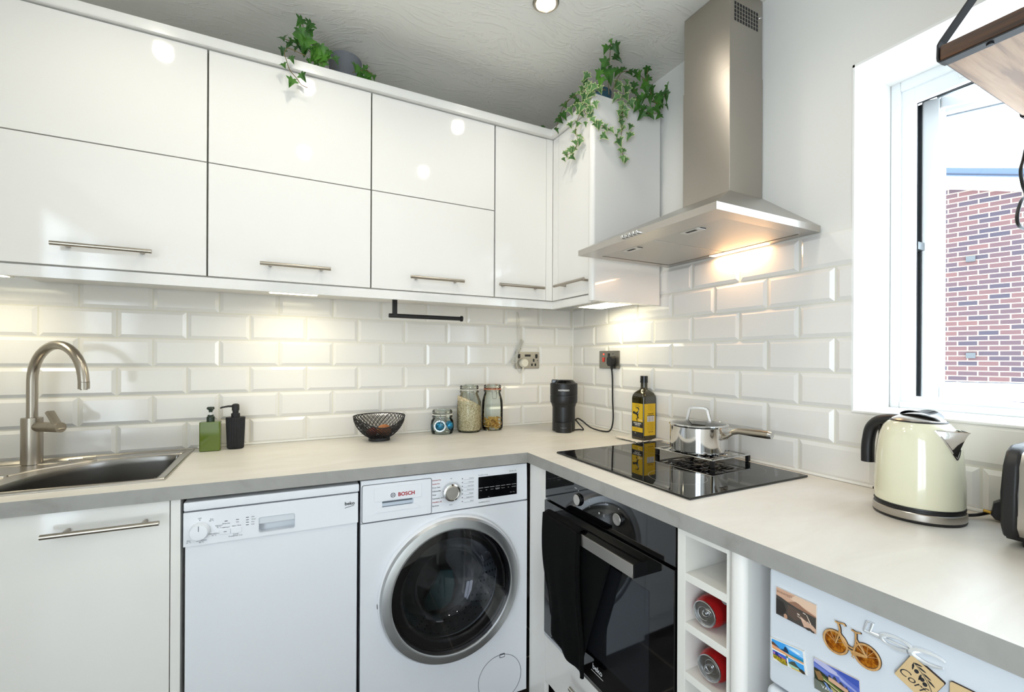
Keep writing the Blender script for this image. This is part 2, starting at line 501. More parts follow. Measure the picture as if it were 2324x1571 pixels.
struct('window_2', mb, M_upvc)
mb = MB(); mb.box(XL - .1, 0.3, YF, YF - .1, 0, ZC); struct('wall_front', mb, M_wall)
mb = MB(); mb.box(-0.66, 0.004, YN, YN - .1, 0, ZC); struct('wall_side', mb, M_wall)
mb = MB(); mb.box(XL - .1, 0.3, 0.12, -2.25, -0.1, 0); mb.box(XL - .1, 0.3, -2.25, YF - .1, -0.1, 0, mat=1); struct('floor', mb, [M_floor, mat('added bounce floor', 'dcd8cf', .95)])  # pale floor behind the camera added to bounce light onto the ceiling
mb = MB(); mb.box(XL - .1, 0.3, 0.12, YF - .1, ZC, ZC + .1); struct('ceiling', mb, M_ceil)

# reveal lining and sill of the window
mb = MB()
mb.box(0.0, 0.205, WY0 + 0.001, WY0 - 0.004, WZ0, WZ1 + .003, mat=0)
mb.box(0.0, 0.205, WY0 + .001, WY1, WZ1 - 0.004, WZ1 + 0.003, mat=0)
mb.box(0.0, 0.205, WY1 - 0.001, WY1 + 0.004, WZ0, WZ1, mat=0)
mb.box(-0.003, 0.205, WY0, WY1, WZ0 - 0.002, WZ0 + 0.005, bev=0.002, mat=1)
struct('trim_1', mb, [mat('white reveal paint', 'ecebe8', 0.55), mat('white sill', 'f0f0ee', 0.3)])

# window: outer frame, opened sash, fixed light
def ring(mb, y0, y1, z0, z1, w, x0, x1, M=None, bev=0.004, wb=None, wt=None):
    """rectangular frame in the Y-Z plane (y0>y1), bar width w"""
    wb = wb or w; wt = wt or w
    mb.box(x0, x1, y0, y0 - w, z0, z1, bev, M=M); mb.box(x0, x1, y1 + w, y1, z0, z1, bev, M=M)
    mb.box(x0, x1, y0 - w + .001, y1 + w - .001, z0, z0 + wb, bev, M=M); mb.box(x0, x1, y0 - w + .001, y1 + w - .001, z1 - wt, z1, bev, M=M)
win = bpy.data.objects.new('window_1', None); COL.objects.link(win); win.location = (0.25, WY0, WZ0)
win['kind'] = 'structure'; WM[win.name] = Matrix.Translation(win.location)
mb = MB()
ring(mb, WY0 - .004, WY1 + .004, WZ0 + .004, WZ1 - .002, 0.054, 0.205, 0.222, wt=0.072, wb=0.036, bev=.002)
ring(mb, WY0 - .004, WY1 + .004, WZ0 + .004, WZ1 - .002, 0.030, 0.220, 0.275, wt=0.046, wb=0.02)
ring(mb, WY0 - .004, WY1 + .004, WZ0 + .004, WZ1 - .002, 0.024, 0.196, 0.225, wt=0.03, wb=0.02)
mb.box(0.205, 0.265, -1.93, -2.0, WZ0 + .03, WZ1 - .05, 0.004)
mb.box(0.199, 0.207, -1.50, -1.86, WZ1 - .058, WZ1 - .045, 0.005)
obj('frame', mb, M_upvc, win)
mb = MB()
mb.box(0.222, 0.276, WY0 - .033, WY0 - .037, WZ0 + .02, WZ1 - .045)
mb.box(0.222, 0.276, WY0 - .035, -1.93, WZ1 - .051, WZ1 - .047)
mb.box(0.2215, 0.2235, WY0 - .036, WY0 - .0585, WZ0 + .035, WZ1 - .07)
mb.box(0.2215, 0.2235, WY0 - .036, -1.93, WZ1 - .076, WZ1 - .05)
obj('seal', mb, [M_gasket, M_hinge], win)
mb = MB(); mb.box(0.268, 0.274, WY0 - .037, WY0 - .050, WZ0 + .03, WZ1 - .06, .001)
mb.tube([(0.25, -1.44, 1.996), (0.262, -1.62, 1.997), (0.30, -1.75, 1.998)], 0.006, 6); mb.box(.25, .265, WY0 - .055, -1.9, 2.002, 2.007)
mb.box(0.226, 0.266, WY0 - .040, WY0 - .060, 1.565, 1.588, .002)
obj('hinge', mb, M_hinge, win)
# sash swings outward on its left edge
sd = Vector((0.451, -0.892, 0)).normalized(); sn = Vector((-0.892, -0.451, 0)).normalized()
MS = Matrix(((sd.x, sn.x, 0, 0.262), (sd.y, sn.y, 0, -1.401), (0, 0, 1, 0), (0, 0, 0, 1)))
def sbox(mb, u0, u1, z0, z1, n0, n1, bev=.003, m=0): mb.box(u0, u1, n0, n1, z0, z1, bev, m, MS)
SW = 0.545
mb = MB()
for u0, u1, z0, z1 in ((0, .040, 1.133, 2.006), (SW - .04, SW, 1.133, 2.006), (.039, SW - .039, 1.133, 1.167), (.039, SW - .039, 1.972, 2.006)):
    sbox(mb, u0, u1, z0, z1, -.055, 0.0, .005)
for u0, u1, z0, z1 in ((.036, .054, 1.162, 1.978), (SW - .054, SW - .036, 1.162, 1.978), (.05, SW - .05, 1.162, 1.181), (.05, SW - .05, 1.957, 1.978)):
    sbox(mb, u0, u1, z0, z1, -.045, -.008, .006)
for u0, u1, z0, z1 in ((.052, .0545, 1.180, 1.955), (SW - .0545, SW - .052, 1.180, 1.955), (.052, SW - .052, 1.180, 1.1825), (.052, SW - .052, 1.9535, 1.9555)):
    sbox(mb, u0, u1, z0, z1, -.030, -.022, .001, 1)
sash = obj('sash', mb, [M_upvc, mat('grey glazing seal', '55606a', .5)], win)
mb = MB(); mb.poly([(.052, -.026, 1.18), (SW - .052, -.026, 1.18), (SW - .052, -.026, 1.947), (.052, -.026, 1.947)], M=MS)
obj('glass', mb, M_pane, sash)
mb = MB(); mb.poly([(0.235, -2.0, WZ0 + .04), (.235, WY1 + .054, WZ0 + .04), (.235, WY1 + .054, WZ1 - .06), (.235, -2.0, WZ1 - .06)])
obj('glass', mb, M_pane, win)

# neighbouring brick house seen through the window
ha = math.radians(105); hw = Vector((math.cos(ha), math.sin(ha), 0)); hn = Vector((-hw.y, hw.x, 0))
MH = Matrix(((hw.x, 0, hn.x, 8.5), (hw.y, 0, hn.y, 1.34), (0, 1, 0, 0), (0, 0, 0, 1)))   # u along wall, v up, n towards us
hs = thing('neighbouring_house', 'brick house gable with white sloping bargeboard outside the window', 'house', (8.5, 1.34, 0), ha)
sl = (4.11 - 3.835) / 0.858
def hz(u, c): return c + sl * u
mb = MB(); P = [(-5, -0.5), (4, -0.5), (4, hz(4, 4.103)), (-5, hz(-5, 4.103))]
mb.prism(P, -.25, 0, M=MH); hb = obj('brick_wall', mb, M_brick, hs)
for u, v in ((-.266, 2.894), (-.272, 1.319)):
    mb = MB(); mb.box(u - .055, u + .055, v - .045, v + .045, -.01, .035, .004, M=MH); obj('vent_brick', mb, M_airb, hs)
mb = MB(); mb.prism([(-5, hz(-5, 4.103)), (4, hz(4, 4.103)), (4, hz(4, 4.30)), (-5, hz(-5, 4.30))], -.28, .09, M=MH); obj('bargeboard', mb, M_fascia, hs)
mb = MB(); mb.prism([(-5, hz(-5, 4.30)), (4, hz(4, 4.30)), (4, hz(4, 4.43)), (-5, hz(-5, 4.43))], -.28, .13, M=MH)
mb.prism([(-5, hz(-5, 4.318)), (4, hz(4, 4.318)), (4, hz(4, 4.335)), (-5, hz(-5, 4.335))], -.28, .14, mat=1, M=MH); obj('roof_edge', mb, [M_gutter, mat('dark roof gap', '1c2434', .6)], hs)
# ------------------------------------------------------------------ wall cabinets
DY, DX = -0.329, -0.340
def bar_handle(parent, M, L, posts, r=0.006, off=0.035):
    """bar handle in a panel frame: bar along u"""
    mb = MB()
    mb.cyl((-L / 2, 0, off), (L / 2, 0, off), r, seg=16, M=M)
    for p in posts: mb.cyl((p, 0, 0.0), (p, 0, off), r * 0.82, seg=12, M=M)
    return obj('handle', mb, M_steelb, parent)
def door_panel(name, parent, M, u0, u1, v0, v1, t=0.018, mats=None, label=None):
    mb = MB(); mb.box(u0, u1, v0, v1, -t, 0, 0.0012, M=M)
    o = obj(name, mb, mats or M_gloss, parent)
    if label: o['label'] = label
    return o
LBL = ['white gloss wall cabinet above the sink tap, with two lift-up doors and long handle',
       'white gloss wall cabinet directly above the two soap dispensers, ivy trailing over its top',
       'white gloss two-door wall cabinet above the wire fruit bowl, black paper towel rail beneath']
HX = [(-1.8685, .222, 1.554), (-1.371, .214, 1.549), (-.879, .214, 1.547)]
for i, (x0, x1) in enumerate(((-2.125, -1.625), (-1.625, -1.124), (-1.124, -.6255))):
    t = thing('wall_cabinet', LBL[i], 'cabinet', ((x0 + x1) / 2, -.16, 1.488), 0, 'white wall cabinets')
    mb = MB()
    mb.box(x0, x1, -.309, -.006, 1.488, 1.506, .001); mb.box(x0, x1, -.309, -.006, 2.2, 2.218, .001)
    mb.box(x0, x0 + .018, -.309, -.006, 1.506, 2.2, .001); mb.box(x1 - .018, x1, -.309, -.006, 1.506, 2.2, .001); mb.box(x0 + .018, x1 - .018, -.02, -.006, 1.506, 2.2)
    mb.box(x0 + .0005, x1 - .0005, -.312, -.309, 1.502, 2.2145, mat=1)
    obj('carcass', mb, [M_carc, M_gapshade], t)
    M = FB(0, DY, 0)
    door_panel('door', t, M, x0 + .0024, x1 - .0024, 1.8605, 2.2150)
    d = door_panel('door', t, M, x0 + .0024, x1 - .0024, 1.4998, 1.8572)
    hx, L, z = HX[i]
    bar_handle(d, FB(hx, DY, z), L, (-L / 2 + .028, L / 2 - .028))
t = thing('wall_cabinet', 'narrow white gloss wall cabinet with one tall door beside the inner corner post', 'cabinet', (-.5, -.16, 1.488), 0, 'white wall cabinets')
x0, x1 = -.6235, -.374
mb = MB(); mb.box(x0, x1 + .02, -.309, -.006, 1.488, 1.506, .001); mb.box(x0, x1 + .02, -.309, -.006, 2.2, 2.218, .001); mb.box(x0, x0 + .018, -.309, -.006, 1.506, 2.2); mb.box(x0, x1 + .02, -.02, -.006, 1.506, 2.2)
mb.box(x0 + .0005, x1, -.312, -.309, 1.502, 2.2145, mat=1)
obj('carcass', mb, [M_carc, M_gapshade], t)
d = door_panel('door', t, FB(0, DY, 0), x0 + .0018, x1 - .0012, 1.4998, 2.2150)
bar_handle(d, FB(-.51, DY, 1.548), .216, (-.08, .078))
# corner post, right hand cabinet, end panel
mb = MB(); mb.box(-.374, -.341, DY, DY + .018, 1.4998, 2.2165, .001); mb.box(DX, DX + .018, DY + .0, -.3715, 1.4998, 2.2165, .001)
single('corner_post', mb, M_gloss, 'narrow white gloss corner post where the two runs of wall cabinets meet', 'corner post')
t = thing('wall_cabinet', 'white gloss corner wall cabinet left of the extractor hood, potted ivy on top', 'cabinet', (-.17, -.49, 1.488), 0, 'white wall cabinets')
mb = MB(); mb.box(-.320, -.006, -.352, -.612, 1.488, 1.506, .001); mb.box(-.320, -.006, -.352, -.612, 2.2, 2.218, .001); mb.box(-.02, -.006, -.352, -.612, 1.506, 2.2)
mb.box(-.32, -.02, -.352, -.366, 1.506, 2.2)
mb.box(-.3225, -.319, -.3725, -.612, 1.502, 2.2145, mat=1)
obj('carcass', mb, [M_carc, M_gapshade], t)
d = door_panel('door', t, FR(DX, 0, 0), .3735, .6115, 1.4998, 2.2150)
bar_handle(d, FR(DX, -.503, 1.553), .214, (-.07, .085))
mb = MB(); mb.prism(rrect(-.362, -.0055, -.646, -.6135, .0145, 6), 1.4665, 2.258, .001)
obj('end_panel', mb, M_gloss, t)
# cornice and light pelmet run round both legs
P = [(-2.32, -.345), (-.357, -.345), (-.357, -.612), (-.30, -.612), (-.30, -.285), (-2.32, -.285)]
mb = MB(); mb.prism(P, 2.2188, 2.250, .006); single('cornice', mb, M_gloss2, 'white cornice strip along the top front edge of the wall cabinets', 'cornice')
P = [(-2.32, -.331), (-.342, -.331), (-.342, -.6125), (-.3235, -.6125), (-.3235, -.3135), (-2.32, -.3135)]
mb = MB(); mb.prism(P, 1.4625, 1.4945, .004); single('light_pelmet', mb, M_gloss, 'white light pelmet strip along the bottom front edge of the wall cabinets', 'pelmet')

# under-cabinet lights
def undercab(x, y, sx, sy, label, strength, rx=0):
    t = thing('cabinet_light', label, 'light', (x, y, 1.479), 0, 'lights under the wall cabinets')
    mb = MB(); mb.box(x - sx / 2 - .008, x + sx / 2 + .008, y - sy / 2 - .008, y + sy / 2 + .008, 1.480, 1.4878, .002); obj('housing', mb, M_carc, t)
    mb = MB(); mb.box(x - sx / 2, x + sx / 2, y - sy / 2, y + sy / 2, 1.4785, 1.4805); obj('diffuser', mb, M_led, t)
    li = bpy.data.lights.new('cabinet_lamp', 'AREA'); li.shape = 'RECTANGLE'; li.size = sx; li.size_y = sy
    li.energy = strength; li.color = (1.0, 0.90, 0.66); li.spread = math.radians(165)
    lo = bpy.data.objects.new('cabinet_lamp', li); COL.objects.link(lo); lo.location = (x, y, 1.476)
E_UC = 0.6
undercab(-2.22, -.20, .16, .10, 'cabinet light under the wall cabinet beyond the tap', E_UC)
undercab(-1.375, -.20, .16, .10, 'cabinet light under the wall cabinet above the soap dispensers', E_UC)
undercab(-.13, -.44, .13, .23, 'bright cabinet light under the corner cabinet beside the hood', .42)

# kitchen roll rail under the third cabinet
t = thing('paper_towel_rail', 'black wall-cabinet-mounted paper towel rail with no roll', 'towel rail', (-.87, -.2, 1.42))
mb = MB(); mb.box(-1.02, -.70, -.215, -.185, 1.482, 1.4875, .001); obj('mounting_plate', mb, M_blackm, t)
mb = MB(); mb.box(-1.018, -1.000, -.208, -.192, 1.41, 1.483, .002); obj('bracket', mb, M_blackm, t)
mb = MB(); mb.cyl((-1.032, -.2, 1.413), (-.725, -.2, 1.413), .0085, seg=20); mb.cyl((-.726, -.2, 1.413), (-.718, -.2, 1.413), .012, seg=20); obj('bar', mb, M_blackm, t)
# ------------------------------------------------------------------ base run along the back wall (its front runs slightly out of square)
RA = -0.0334
def RM(): return Matrix.Translation((-.6, 0, 0)) @ Matrix.Rotation(RA, 4, 'Z')
MR = RM()
def rp(x, y, z): return MR @ Vector((x, y, z))            # run-local -> world
def FRUN(u, y, z): return MR @ FB(u, y, z)
ZT = .862                                                   # underside of worktop

# worktop ------------------------------------------------------------------
fy = lambda x: -.601 + .0334 * (-x - .6)
outer = [(-.004, -.004), (-.004, YN + .002), (-.6144, YN + .002), (-.6144, -.6008), (-2.70, fy(-2.70)), (-2.70, -.004)]
outer = outer[::-1]
hole = rrect(-2.62, -1.715, -.470, -.034, .02, 3)
mb = MB()
mb.plate(outer, [hole], ZT + .001, .9, 0, None, 1)
single('worktop', mb, [M_wtop, M_wedge], 'pale stone-look L-shaped kitchen worktop with grey front edge', 'worktop', origin=(-.6, -.6, ZT))

# sink ---------------------------------------------------------------------
sk = thing('kitchen_sink', 'stainless steel inset sink with drainer at the left end of the worktop', 'sink', (-1.9, -.25, .9))
bowl = [(-1.755, -.122), (-1.733, -.138), (-1.726, -.165), (-1.722, -.43), (-1.73, -.456), (-1.755, -.465), (-2.045, -.460), (-2.068, -.447), (-2.072, -.42), (-2.062, -.36), (-2.035, -.275), (-1.99, -.205), (-1.935, -.155), (-1.875, -.127), (-1.81, -.119)]
def smooth_loop(P, n=4):
    Q = []
    for i in range(len(P)):
        p0, p1, p2, p3 = [Vector(P[(i + k) % len(P)]) for k in (-1, 0, 1, 2)]
        for k in range(n):
            t = k / n
            q = 0.5 * ((2 * p1) + (p2 - p0) * t + (2 * p0 - 5 * p1 + 4 * p2 - p3) * t * t + (3 * p1 - p0 - 3 * p2 + p3) * t ** 3)
            Q.append((q.x, q.y))
    return Q
bl = smooth_loop(bowl)
mb = MB()
mb.plate(rrect(-2.62, -1.700, -.486, -.012, .008, 3), [bl], .9003, .9035)
R = rrect(-2.616, -1.704, -.482, -.016, .008, 3)
mb.tube([(p[0], p[1], .9035) for p in R], .0028, 6, closed=True)
mb.tube([(p[0], p[1], .9032) for p in rrect(-2.60, -1.722, -.105, -.030, .012, 4)], .0022, 6, closed=True)
obj('deck', mb, M_steel, sk)
cxb, cyb = -1.89, -.30
def off(l, k): return [(cxb + (p[0] - cxb) * k, cyb + (p[1] - cyb) * k) for p in l]
mb = MB()
n = len(bl)
lev = [(1.012, .9037), (1.0, .9045), (.988, .900), (.975, .885), (.965, .80), (.94, .755), (.86, .742), (.12, .738)]
V = []; F = []
for k, z in lev: V += [(p[0], p[1], z) for p in off(bl, k)]
for a in range(len(lev) - 1):
    for i in range(n): F.append((a * n + i, a * n + (i + 1) % n, (a + 1) * n + (i + 1) % n, (a + 1) * n + i)[::-1])
F.append(tuple((len(lev) - 1) * n + i for i in range(n)))
mb.raw(V, F)
obj('bowl', mb, mat('brushed bowl steel', '8d8a86', .3, 1.0), sk)
mb = MB()
for i, y in enumerate((-.235, -.272, -.309, -.346, -.383, -.42)):
    xe = -2.075 - .008 * abs(i - 3) - (0.022 if i == 0 else 0)
    mb.tube([(-2.58, y, .9045), (xe - .05, y, .9045), (xe - .012, y, .9035)], [.008, .008, .003], 8, flat=.5)
for y in (-.045, -.06, -.075):
    mb.tube([(-2.58, y, .9038), (-2.0 + (y + .06) * 2, y, .9038)], .0035, 6)
P = [(-2.0, -.075), (-1.955, -.10), (-1.98, -.135), (-2.06, -.20), (-2.10, -.26)]
mb.tube([(x, y, .9035) for x, y in P], .004, 6, sub=5)
obj('drainer_ridge', mb, M_steel, sk)
mb = MB(); MO = Matrix.Translation((-2.027, -.440, .868)) @ Matrix.Rotation(math.radians(12), 4, 'Z') @ Matrix.Rotation(PI / 2, 4, 'X')
mb.tube([(p[0], p[1], 0) for p in rrect(-.035, .035, -.012, .012, .006, 3)], .0018, 6, closed=True, M=MO); mb.poly(rrect(-.032, .032, -.010, .010, .005, 3), 1, MO)
obj('overflow', mb, [M_chrome, M_dark], sk)
mb = MB(); mb.cyl((-1.9, -.3, .738), (-1.9, -.3, .742), .04, seg=28); mb.cyl((-1.9, -.3, .742), (-1.9, -.3, .7425), .03, seg=28, mat=1); obj('waste', mb, [M_chrome, M_dark], sk)

# tap ----------------------------------------------------------------------
TX, TY = -2.112, -.09
tp = thing('mixer_tap', 'brushed nickel swan-neck mixer tap standing behind the sink bowl', 'tap', (TX, TY, .9038))
mb = MB(); mb.lathe([(.0, .9045), (.0255, .9045), (.0255, 1.046), (.0245, 1.05), (.014, 1.0505)], (TX, TY, 0), 32); obj('body', mb, M_steelb, tp)
dx, dy = .74, -.67
ra_ = .113
pts = [(0, 1.05), (0, 1.10), (0, 1.165)] + [(ra_ - ra_ * math.cos(a), 1.165 + ra_ * math.sin(a)) for a in [PI * k / 18 for k in range(1, 18)]] + [(2 * ra_ + .001, 1.165)]
mb = MB(); mb.tube([(TX + dx * s, TY + dy * s, z) for s, z in pts], .0135, 20); obj('spout', mb, M_steelb, tp)
ex, ey = TX + dx * (2 * ra_ + .001), TY + dy * (2 * ra_ + .001)
mb = MB(); mb.cyl((ex, ey, 1.1655), (ex, ey, 1.145), .0137, seg=24); mb.cyl((ex, ey, 1.145), (ex, ey, 1.142), .009, seg=20); obj('aerator', mb, M_steelb, tp)
hv = Vector((.8, -.6, 0)); T0 = Vector((TX, TY, 1.022))
mb = MB(); mb.cyl(T0 + hv * .018, T0 + hv * .078, .0155, seg=24); mb.cyl(T0 + hv * .0785, T0 + hv * .112, .0155, seg=24)
mb.box(-.0055, .0055, -.011, .011, -.01, .062, .003, M=Matrix.Translation(T0 + hv * .105) @ Matrix.Rotation(math.radians(-37), 4, 'Z') @ Matrix.Rotation(math.radians(-38), 4, 'Y'))
obj('lever', mb, M_steelb, tp)

# sink cabinet ---------------------------------------------------------------
o = rp(-1.35, -.5, 0)
t = thing('base_cabinet', 'white gloss base cabinet under the sink with one long steel handle', 'cabinet', o, RA)
M = FRUN(0, -.585, 0)
mb = MB(); mb.box(-1.72, -1.065, -.566, -.09, .12, .70, .001, M=MR); mb.box(-1.72, -1.065, -.52, -.50, 0, .12, M=MR); obj('carcass', mb, M_carc, t)
d = door_panel('door', t, M, -1.72, -1.0585, .125, ZT - .0025)
bar_handle(d, FRUN(-1.187, -.585, .813), .228, (-.075, .078), .0062)
mb = MB(); mb.box(-1.0565, -1.0345, -.585, -.09, 0.0, ZT - .002, .001, M=MR)
single('end_panel', mb, M_gloss, 'slim white gloss panel between the sink cabinet and the dishwasher', 'panel')

# dishwasher ---------------------------------------------------------------
t = thing('dishwasher', 'slim white freestanding dishwasher with dial control panel, left of washing machine', 'dishwasher', rp(-.803, -.5, 0), RA)
x0, x1 = -1.027, -.5785
mb = MB(); mb.box(x0 + .004, x1 - .004, -.555, -.05, .02, .822, .003, M=MR); mb.box(x0 + .02, x1 - .02, -.53, -.1, 0, .03, M=MR); obj('body', mb, M_white_app, t)
mb = MB(); mb.box(x0, x1 + .001, -.594, -.05, .826, .851, .004, M=MR); obj('lid', mb, M_white_app, t)
mb = MB(); mb.box(x0 + .002, x1 - .003, -.585, -.56, .11, .733, .004, M=MR); dwd = obj('door', mb, M_white_app, t)
M = FRUN(0, -.592, 0)
mb = MB()
hx0, hx1, hz0, hz1 = -.850, -.757, .742, .786
mb.plate([(x0, .731), (x1 - .002, .731), (x1 - .002, .8225), (x0, .8225)], [rrect(hx0, hx1, hz0, hz1, .006, 4)], -.03, 0, M=M)
obj('control_panel', mb, M_white_pl, t)
mb = MB(); mb.box(hx0 - .003, hx1 + .003, hz0 - .003, hz1 + .003, -.0302, -.026, M=M); mb.prism([(hx0, hz1), (hx1, hz1), (hx1, hz1 - .020), (hx0, hz1 - .020)], -.02, -.002, .002, M=M)
mb.tube([(p[0], p[1], .0003) for p in rrect(hx0, hx1, hz0, hz1, .006, 4)], .0009, 5, closed=True, M=M)
obj('grip_recess', mb, mat('white recess plastic', 'd5d9de', .35), t)
kx, kz = -.990, .770
mb = MB(); MK = M @ Matrix.Translation((kx, kz, 0)); mb.lathe([(.0235, 0), (.0235, .006), (.0215, .016), (.020, .0185), (.0, .019)], seg=36, M=MK); mb.box(-.0006, .0006, .004, .018, .0185, .0195, mat=1, M=MK)
obj('dial', mb, [M_white_pl, M_ink], t)
mb = MB()
for u0, u1 in ((-.9445, -.919), (-.9175, -.892)):
    mb.prism(rrect(u0, u1, .752, .766, .0015, 2), 0, .0022, .0006, M=M)
obj('button', mb, M_white_pl, t)
mb = MB()
def txt(mb, M, u, v, s, size, mat_=0, ax='CENTER', **k): mb.text(s, size, M @ Matrix.Translation((u, v, .0009)), mat_, ax, **k)
for u, v in ((-.929, .7875), (-.902, .788), (-.878, .7905), (-.878, .7835), (-.878, .7765), (-.878, .7695), (-.931, .759)): mb.prism([(u - .0035, v - .0007), (u + .0035, v - .0007), (u + .0035, v + .0007), (u - .0035, v + .0007)], 0, .0023 if v == .759 else .0006, mat=1, M=M)
for u, v, s in ((kx, .8035, 'OFF'), (-.963, .796, 'Eco\n50 °C'), (-.946, .776, 'Intensive\n70 °C'), (-.957, .755, 'Clean&Shine\n65 °C'), (-.986, .741, 'Quick&Shine\n60 °C'), (-1.015, .744, 'Mini\n35 °C'), (-.929, .781, 'Rinse Aid'), (-.902, .7815, 'Salt'), (-.930, .7705, 'Half Load'), (-.904, .7715, 'Start / Stop'), (-.906, .746, 'Cancel\nPress&Hold 3 sec')):
    txt(mb, M, u, v, s, .0047)
for v, s in ((.7905, 'ON'), (.7835, 'Wash'), (.7765, 'Dry'), (.7695, 'End')): txt(mb, M, -.868, v, s, .0045, ax='LEFT')
mb.prism(circ(kx, .799, .0012, 12), 0, .0006, mat=1, M=M)
txt(mb, M, -.605, .7935, 'beko', .0145, 1, bold=.0003)
mb.prism([(-.619, .7800), (-.5925, .7855), (-.5925, .7868), (-.619, .7813)], 0, .0008, mat=1, M=M)
obj('lettering', mb, [M_ink, M_inkk], t)

# washing machine --------------------------------------------------------------
t = thing('washing_machine', 'white front-loading washing machine with round silver-ringed glass door', 'washing machine', rp(-.28, -.5, 0), RA)
x0, x1 = -.5725, .0105
WYF = -.590
M = FRUN(0, WYF, 0)
dcx, dcz = -.276, .464
mb = MB()
mb.plate([(x0, .03), (x1, .03), (x1, .7215), (x0, .7215)], [circ(dcx, dcz, .205, 48)], -.02, 0, M=M)
mb.box(x0 + .001, x1 - .001, -.40, -.06, .03, .856, .003, M=MR)
mb.box(x0 + .001, x0 + .02, -.572, -.39, .03, .855, M=MR); mb.box(x1 - .02, x1 - .001, -.572, -.39, .03, .855, M=MR)
mb.box(x0 + .001, x1 - .001, -.572, -.39, .03, .06, M=MR); mb.box(x0 + .001, x1 - .001, -.572, -.39, .75, .857, M=MR)
mb.box(x0 + .02, x1 - .02, -.55, -.1, .0, .03, M=MR, mat=1)
obj('body', mb, [M_white_app, M_dark], t)
mb = MB()
mb.prism([(x0, .7235), (x1, .7265), (x1 - .002, .8585), (x0, .8575)], -.02, .002, .003, M=M)
obj('control_panel', mb, M_white_pl, t)
# detergent drawer with grip
dr0, dr1, dz0, dz1 = -.568, -.349, .7265, .842
mb = MB()
mb.prism(rrect(dr0, dr1, dz0, dz1, .005, 3), .002, .0045, .001, M=M)
mb.prism(rrect(-.533, -.383, .788, .832, .002, 2), .0045, .0062, .001, M=M)
mb.prism([(-.533, .752), (-.383, .752), (-.40, .768), (-.515, .768)], .0045, .0058, .0008, M=M)
mb.tube([(p[0], p[1], .0025) for p in rrect(dr0 - .0012, dr1 + .0012, dz0 - .0012, dz1 + .0012, .006, 3)], .0009, 5, mat=1, closed=True, M=M)
dw_ = obj('drawer', mb, [M_white_pl, M_ink], t)
mb = MB(); mb.box(-.508, -.409, .7685, .7865, .0046, .005, mat=0, M=M); mb.box(-.508, -.413, .7695, .7712, .005, .0056, mat=1, M=M); mb.box(-.508, -.413, .7815, .7865, .005, .0056, mat=1, M=M)
obj('grip_recess', mb, [mat('painted recess shade', 'bcc6d2', .3), mat('painted grip shade', '586068', .5)], dw_)  # flat recess: its shade is painted as a pale plate and dark strips
mb = MB(); LG = M @ Matrix.Translation((0, 0, .0056))
mb.text('BOSCH', .0165, LG @ Matrix.Translation((-.4315, .8035, .001)), 0, bold=.0006)
mb.tube([(p[0], p[1], .001) for p in circ(-.4745, .8035, .0072, 24)], .0006, 5, mat=1, closed=True, M=LG)
for s_ in (-1, 1):
    mb.prism([(-.4745 + s_ * .0018, .7975), (-.4745 + s_ * .0032, .7975), (-.4745 + s_ * .0032, .8095), (-.4745 + s_ * .0018, .8095)], 0, .001, mat=1, M=LG)
    mb.tube([(-.4745 + s_ * .0032, .8085, .001), (-.4745 + s_ * .0056, .8065, .001), (-.4745 + s_ * .0056, .8005, .001), (-.4745 + s_ * .0032, .7985, .001)], .0005, 4, mat=1, M=LG)
mb.prism([(-.4770, .8029), (-.472, .8029), (-.472, .8041), (-.4770, .8041)], 0, .001, mat=1, M=LG)
obj('lettering', mb, [M_red, M_ink], dw_)
# knob
kx, kz = -.281, .790
MK = M @ Matrix.Translation((kx, kz, .002))
mb = MB(); mb.lathe([(.0305, 0), (.031, .010), (.0285, .016), (.0245, .018), (.0235, .0165)], seg=48, M=MK)
mb.lathe([(.0235, .0165), (.021, .0185), (.0, .0185)], seg=48, mat=1, M=MK); mb.box(-.0012, .0012, .023, .0295, .014, .0185, mat=2, M=MK)
obj('programme_knob', mb, [M_chrome, M_steel, M_inkk], t)
# display
mb = MB(); mb.prism(rrect(-.182, -.0335, .752, .828, .001, 2), .0022, .0035, .0004, M=M)
for i in range(7):
    u = -.173 + i * .0212
    mb.prism([(u - .008, .7893), (u + .009, .7893), (u + .009, .7902), (u - .008, .7902)], .0035, .0039, mat=1, M=M)
DM = M @ Matrix.Translation((0, 0, .0035))
for i, s in enumerate(('Temp', 'Spin', 'Finish in', 'SpeedPerfect\nEcoPerfect', 'Easy Iron', 'Dry', 'Start/Reload')):
    mb.text(s, .0033, DM @ Matrix.Translation((-.173 + i * .0212, .781, .0005)), 1)
mb.text('min   l   kg', .004, DM @ Matrix.Translation((-.052, .762, .0005)), 1); mb.text('3 sec', .003, DM @ Matrix.Translation((-.143, .7565, .0005)), 1)
obj('display', mb, [M_blackg, M_white_mark], t)
mb = MB(); LM = M @ Matrix.Translation((0, 0, .0022))
for i, (s, c) in enumerate((('Intensive Dry', 1), ('Gentle Dry', 1), ('Drum Clean', 0), ('Delicates/Silk', 0), ('Wool', 0), ('SuperQuick 15/30', 0), ("Wash&Dry 60'", 1), ('Spin/Drain', 0))):
    mb.text(s, .0054, LM @ Matrix.Translation((-.3455, .834 - i * .0122, .0006)), c, 'LEFT', bold=.0001)
for i, s in enumerate(('Cottons', '+ Prewash', 'Easy-Care', 'Mixed Load', 'Allergy+', 'HygieneCare', 'Down')):
    mb.text(s, .0052, LM @ Matrix.Translation((-.199, .829 - i * .0130, .0006)), 0, 'RIGHT')
    mb.prism(circ(-.2405, .829 - i * .0130, .0018, 10), 0, .0006, mat=0, M=LM)
    mb.prism([(-.236, .8245 - i * .0130), (-.199, .8245 - i * .0130), (-.199, .8248 - i * .0130), (-.236, .8248 - i * .0130)], 0, .0006, M=LM)
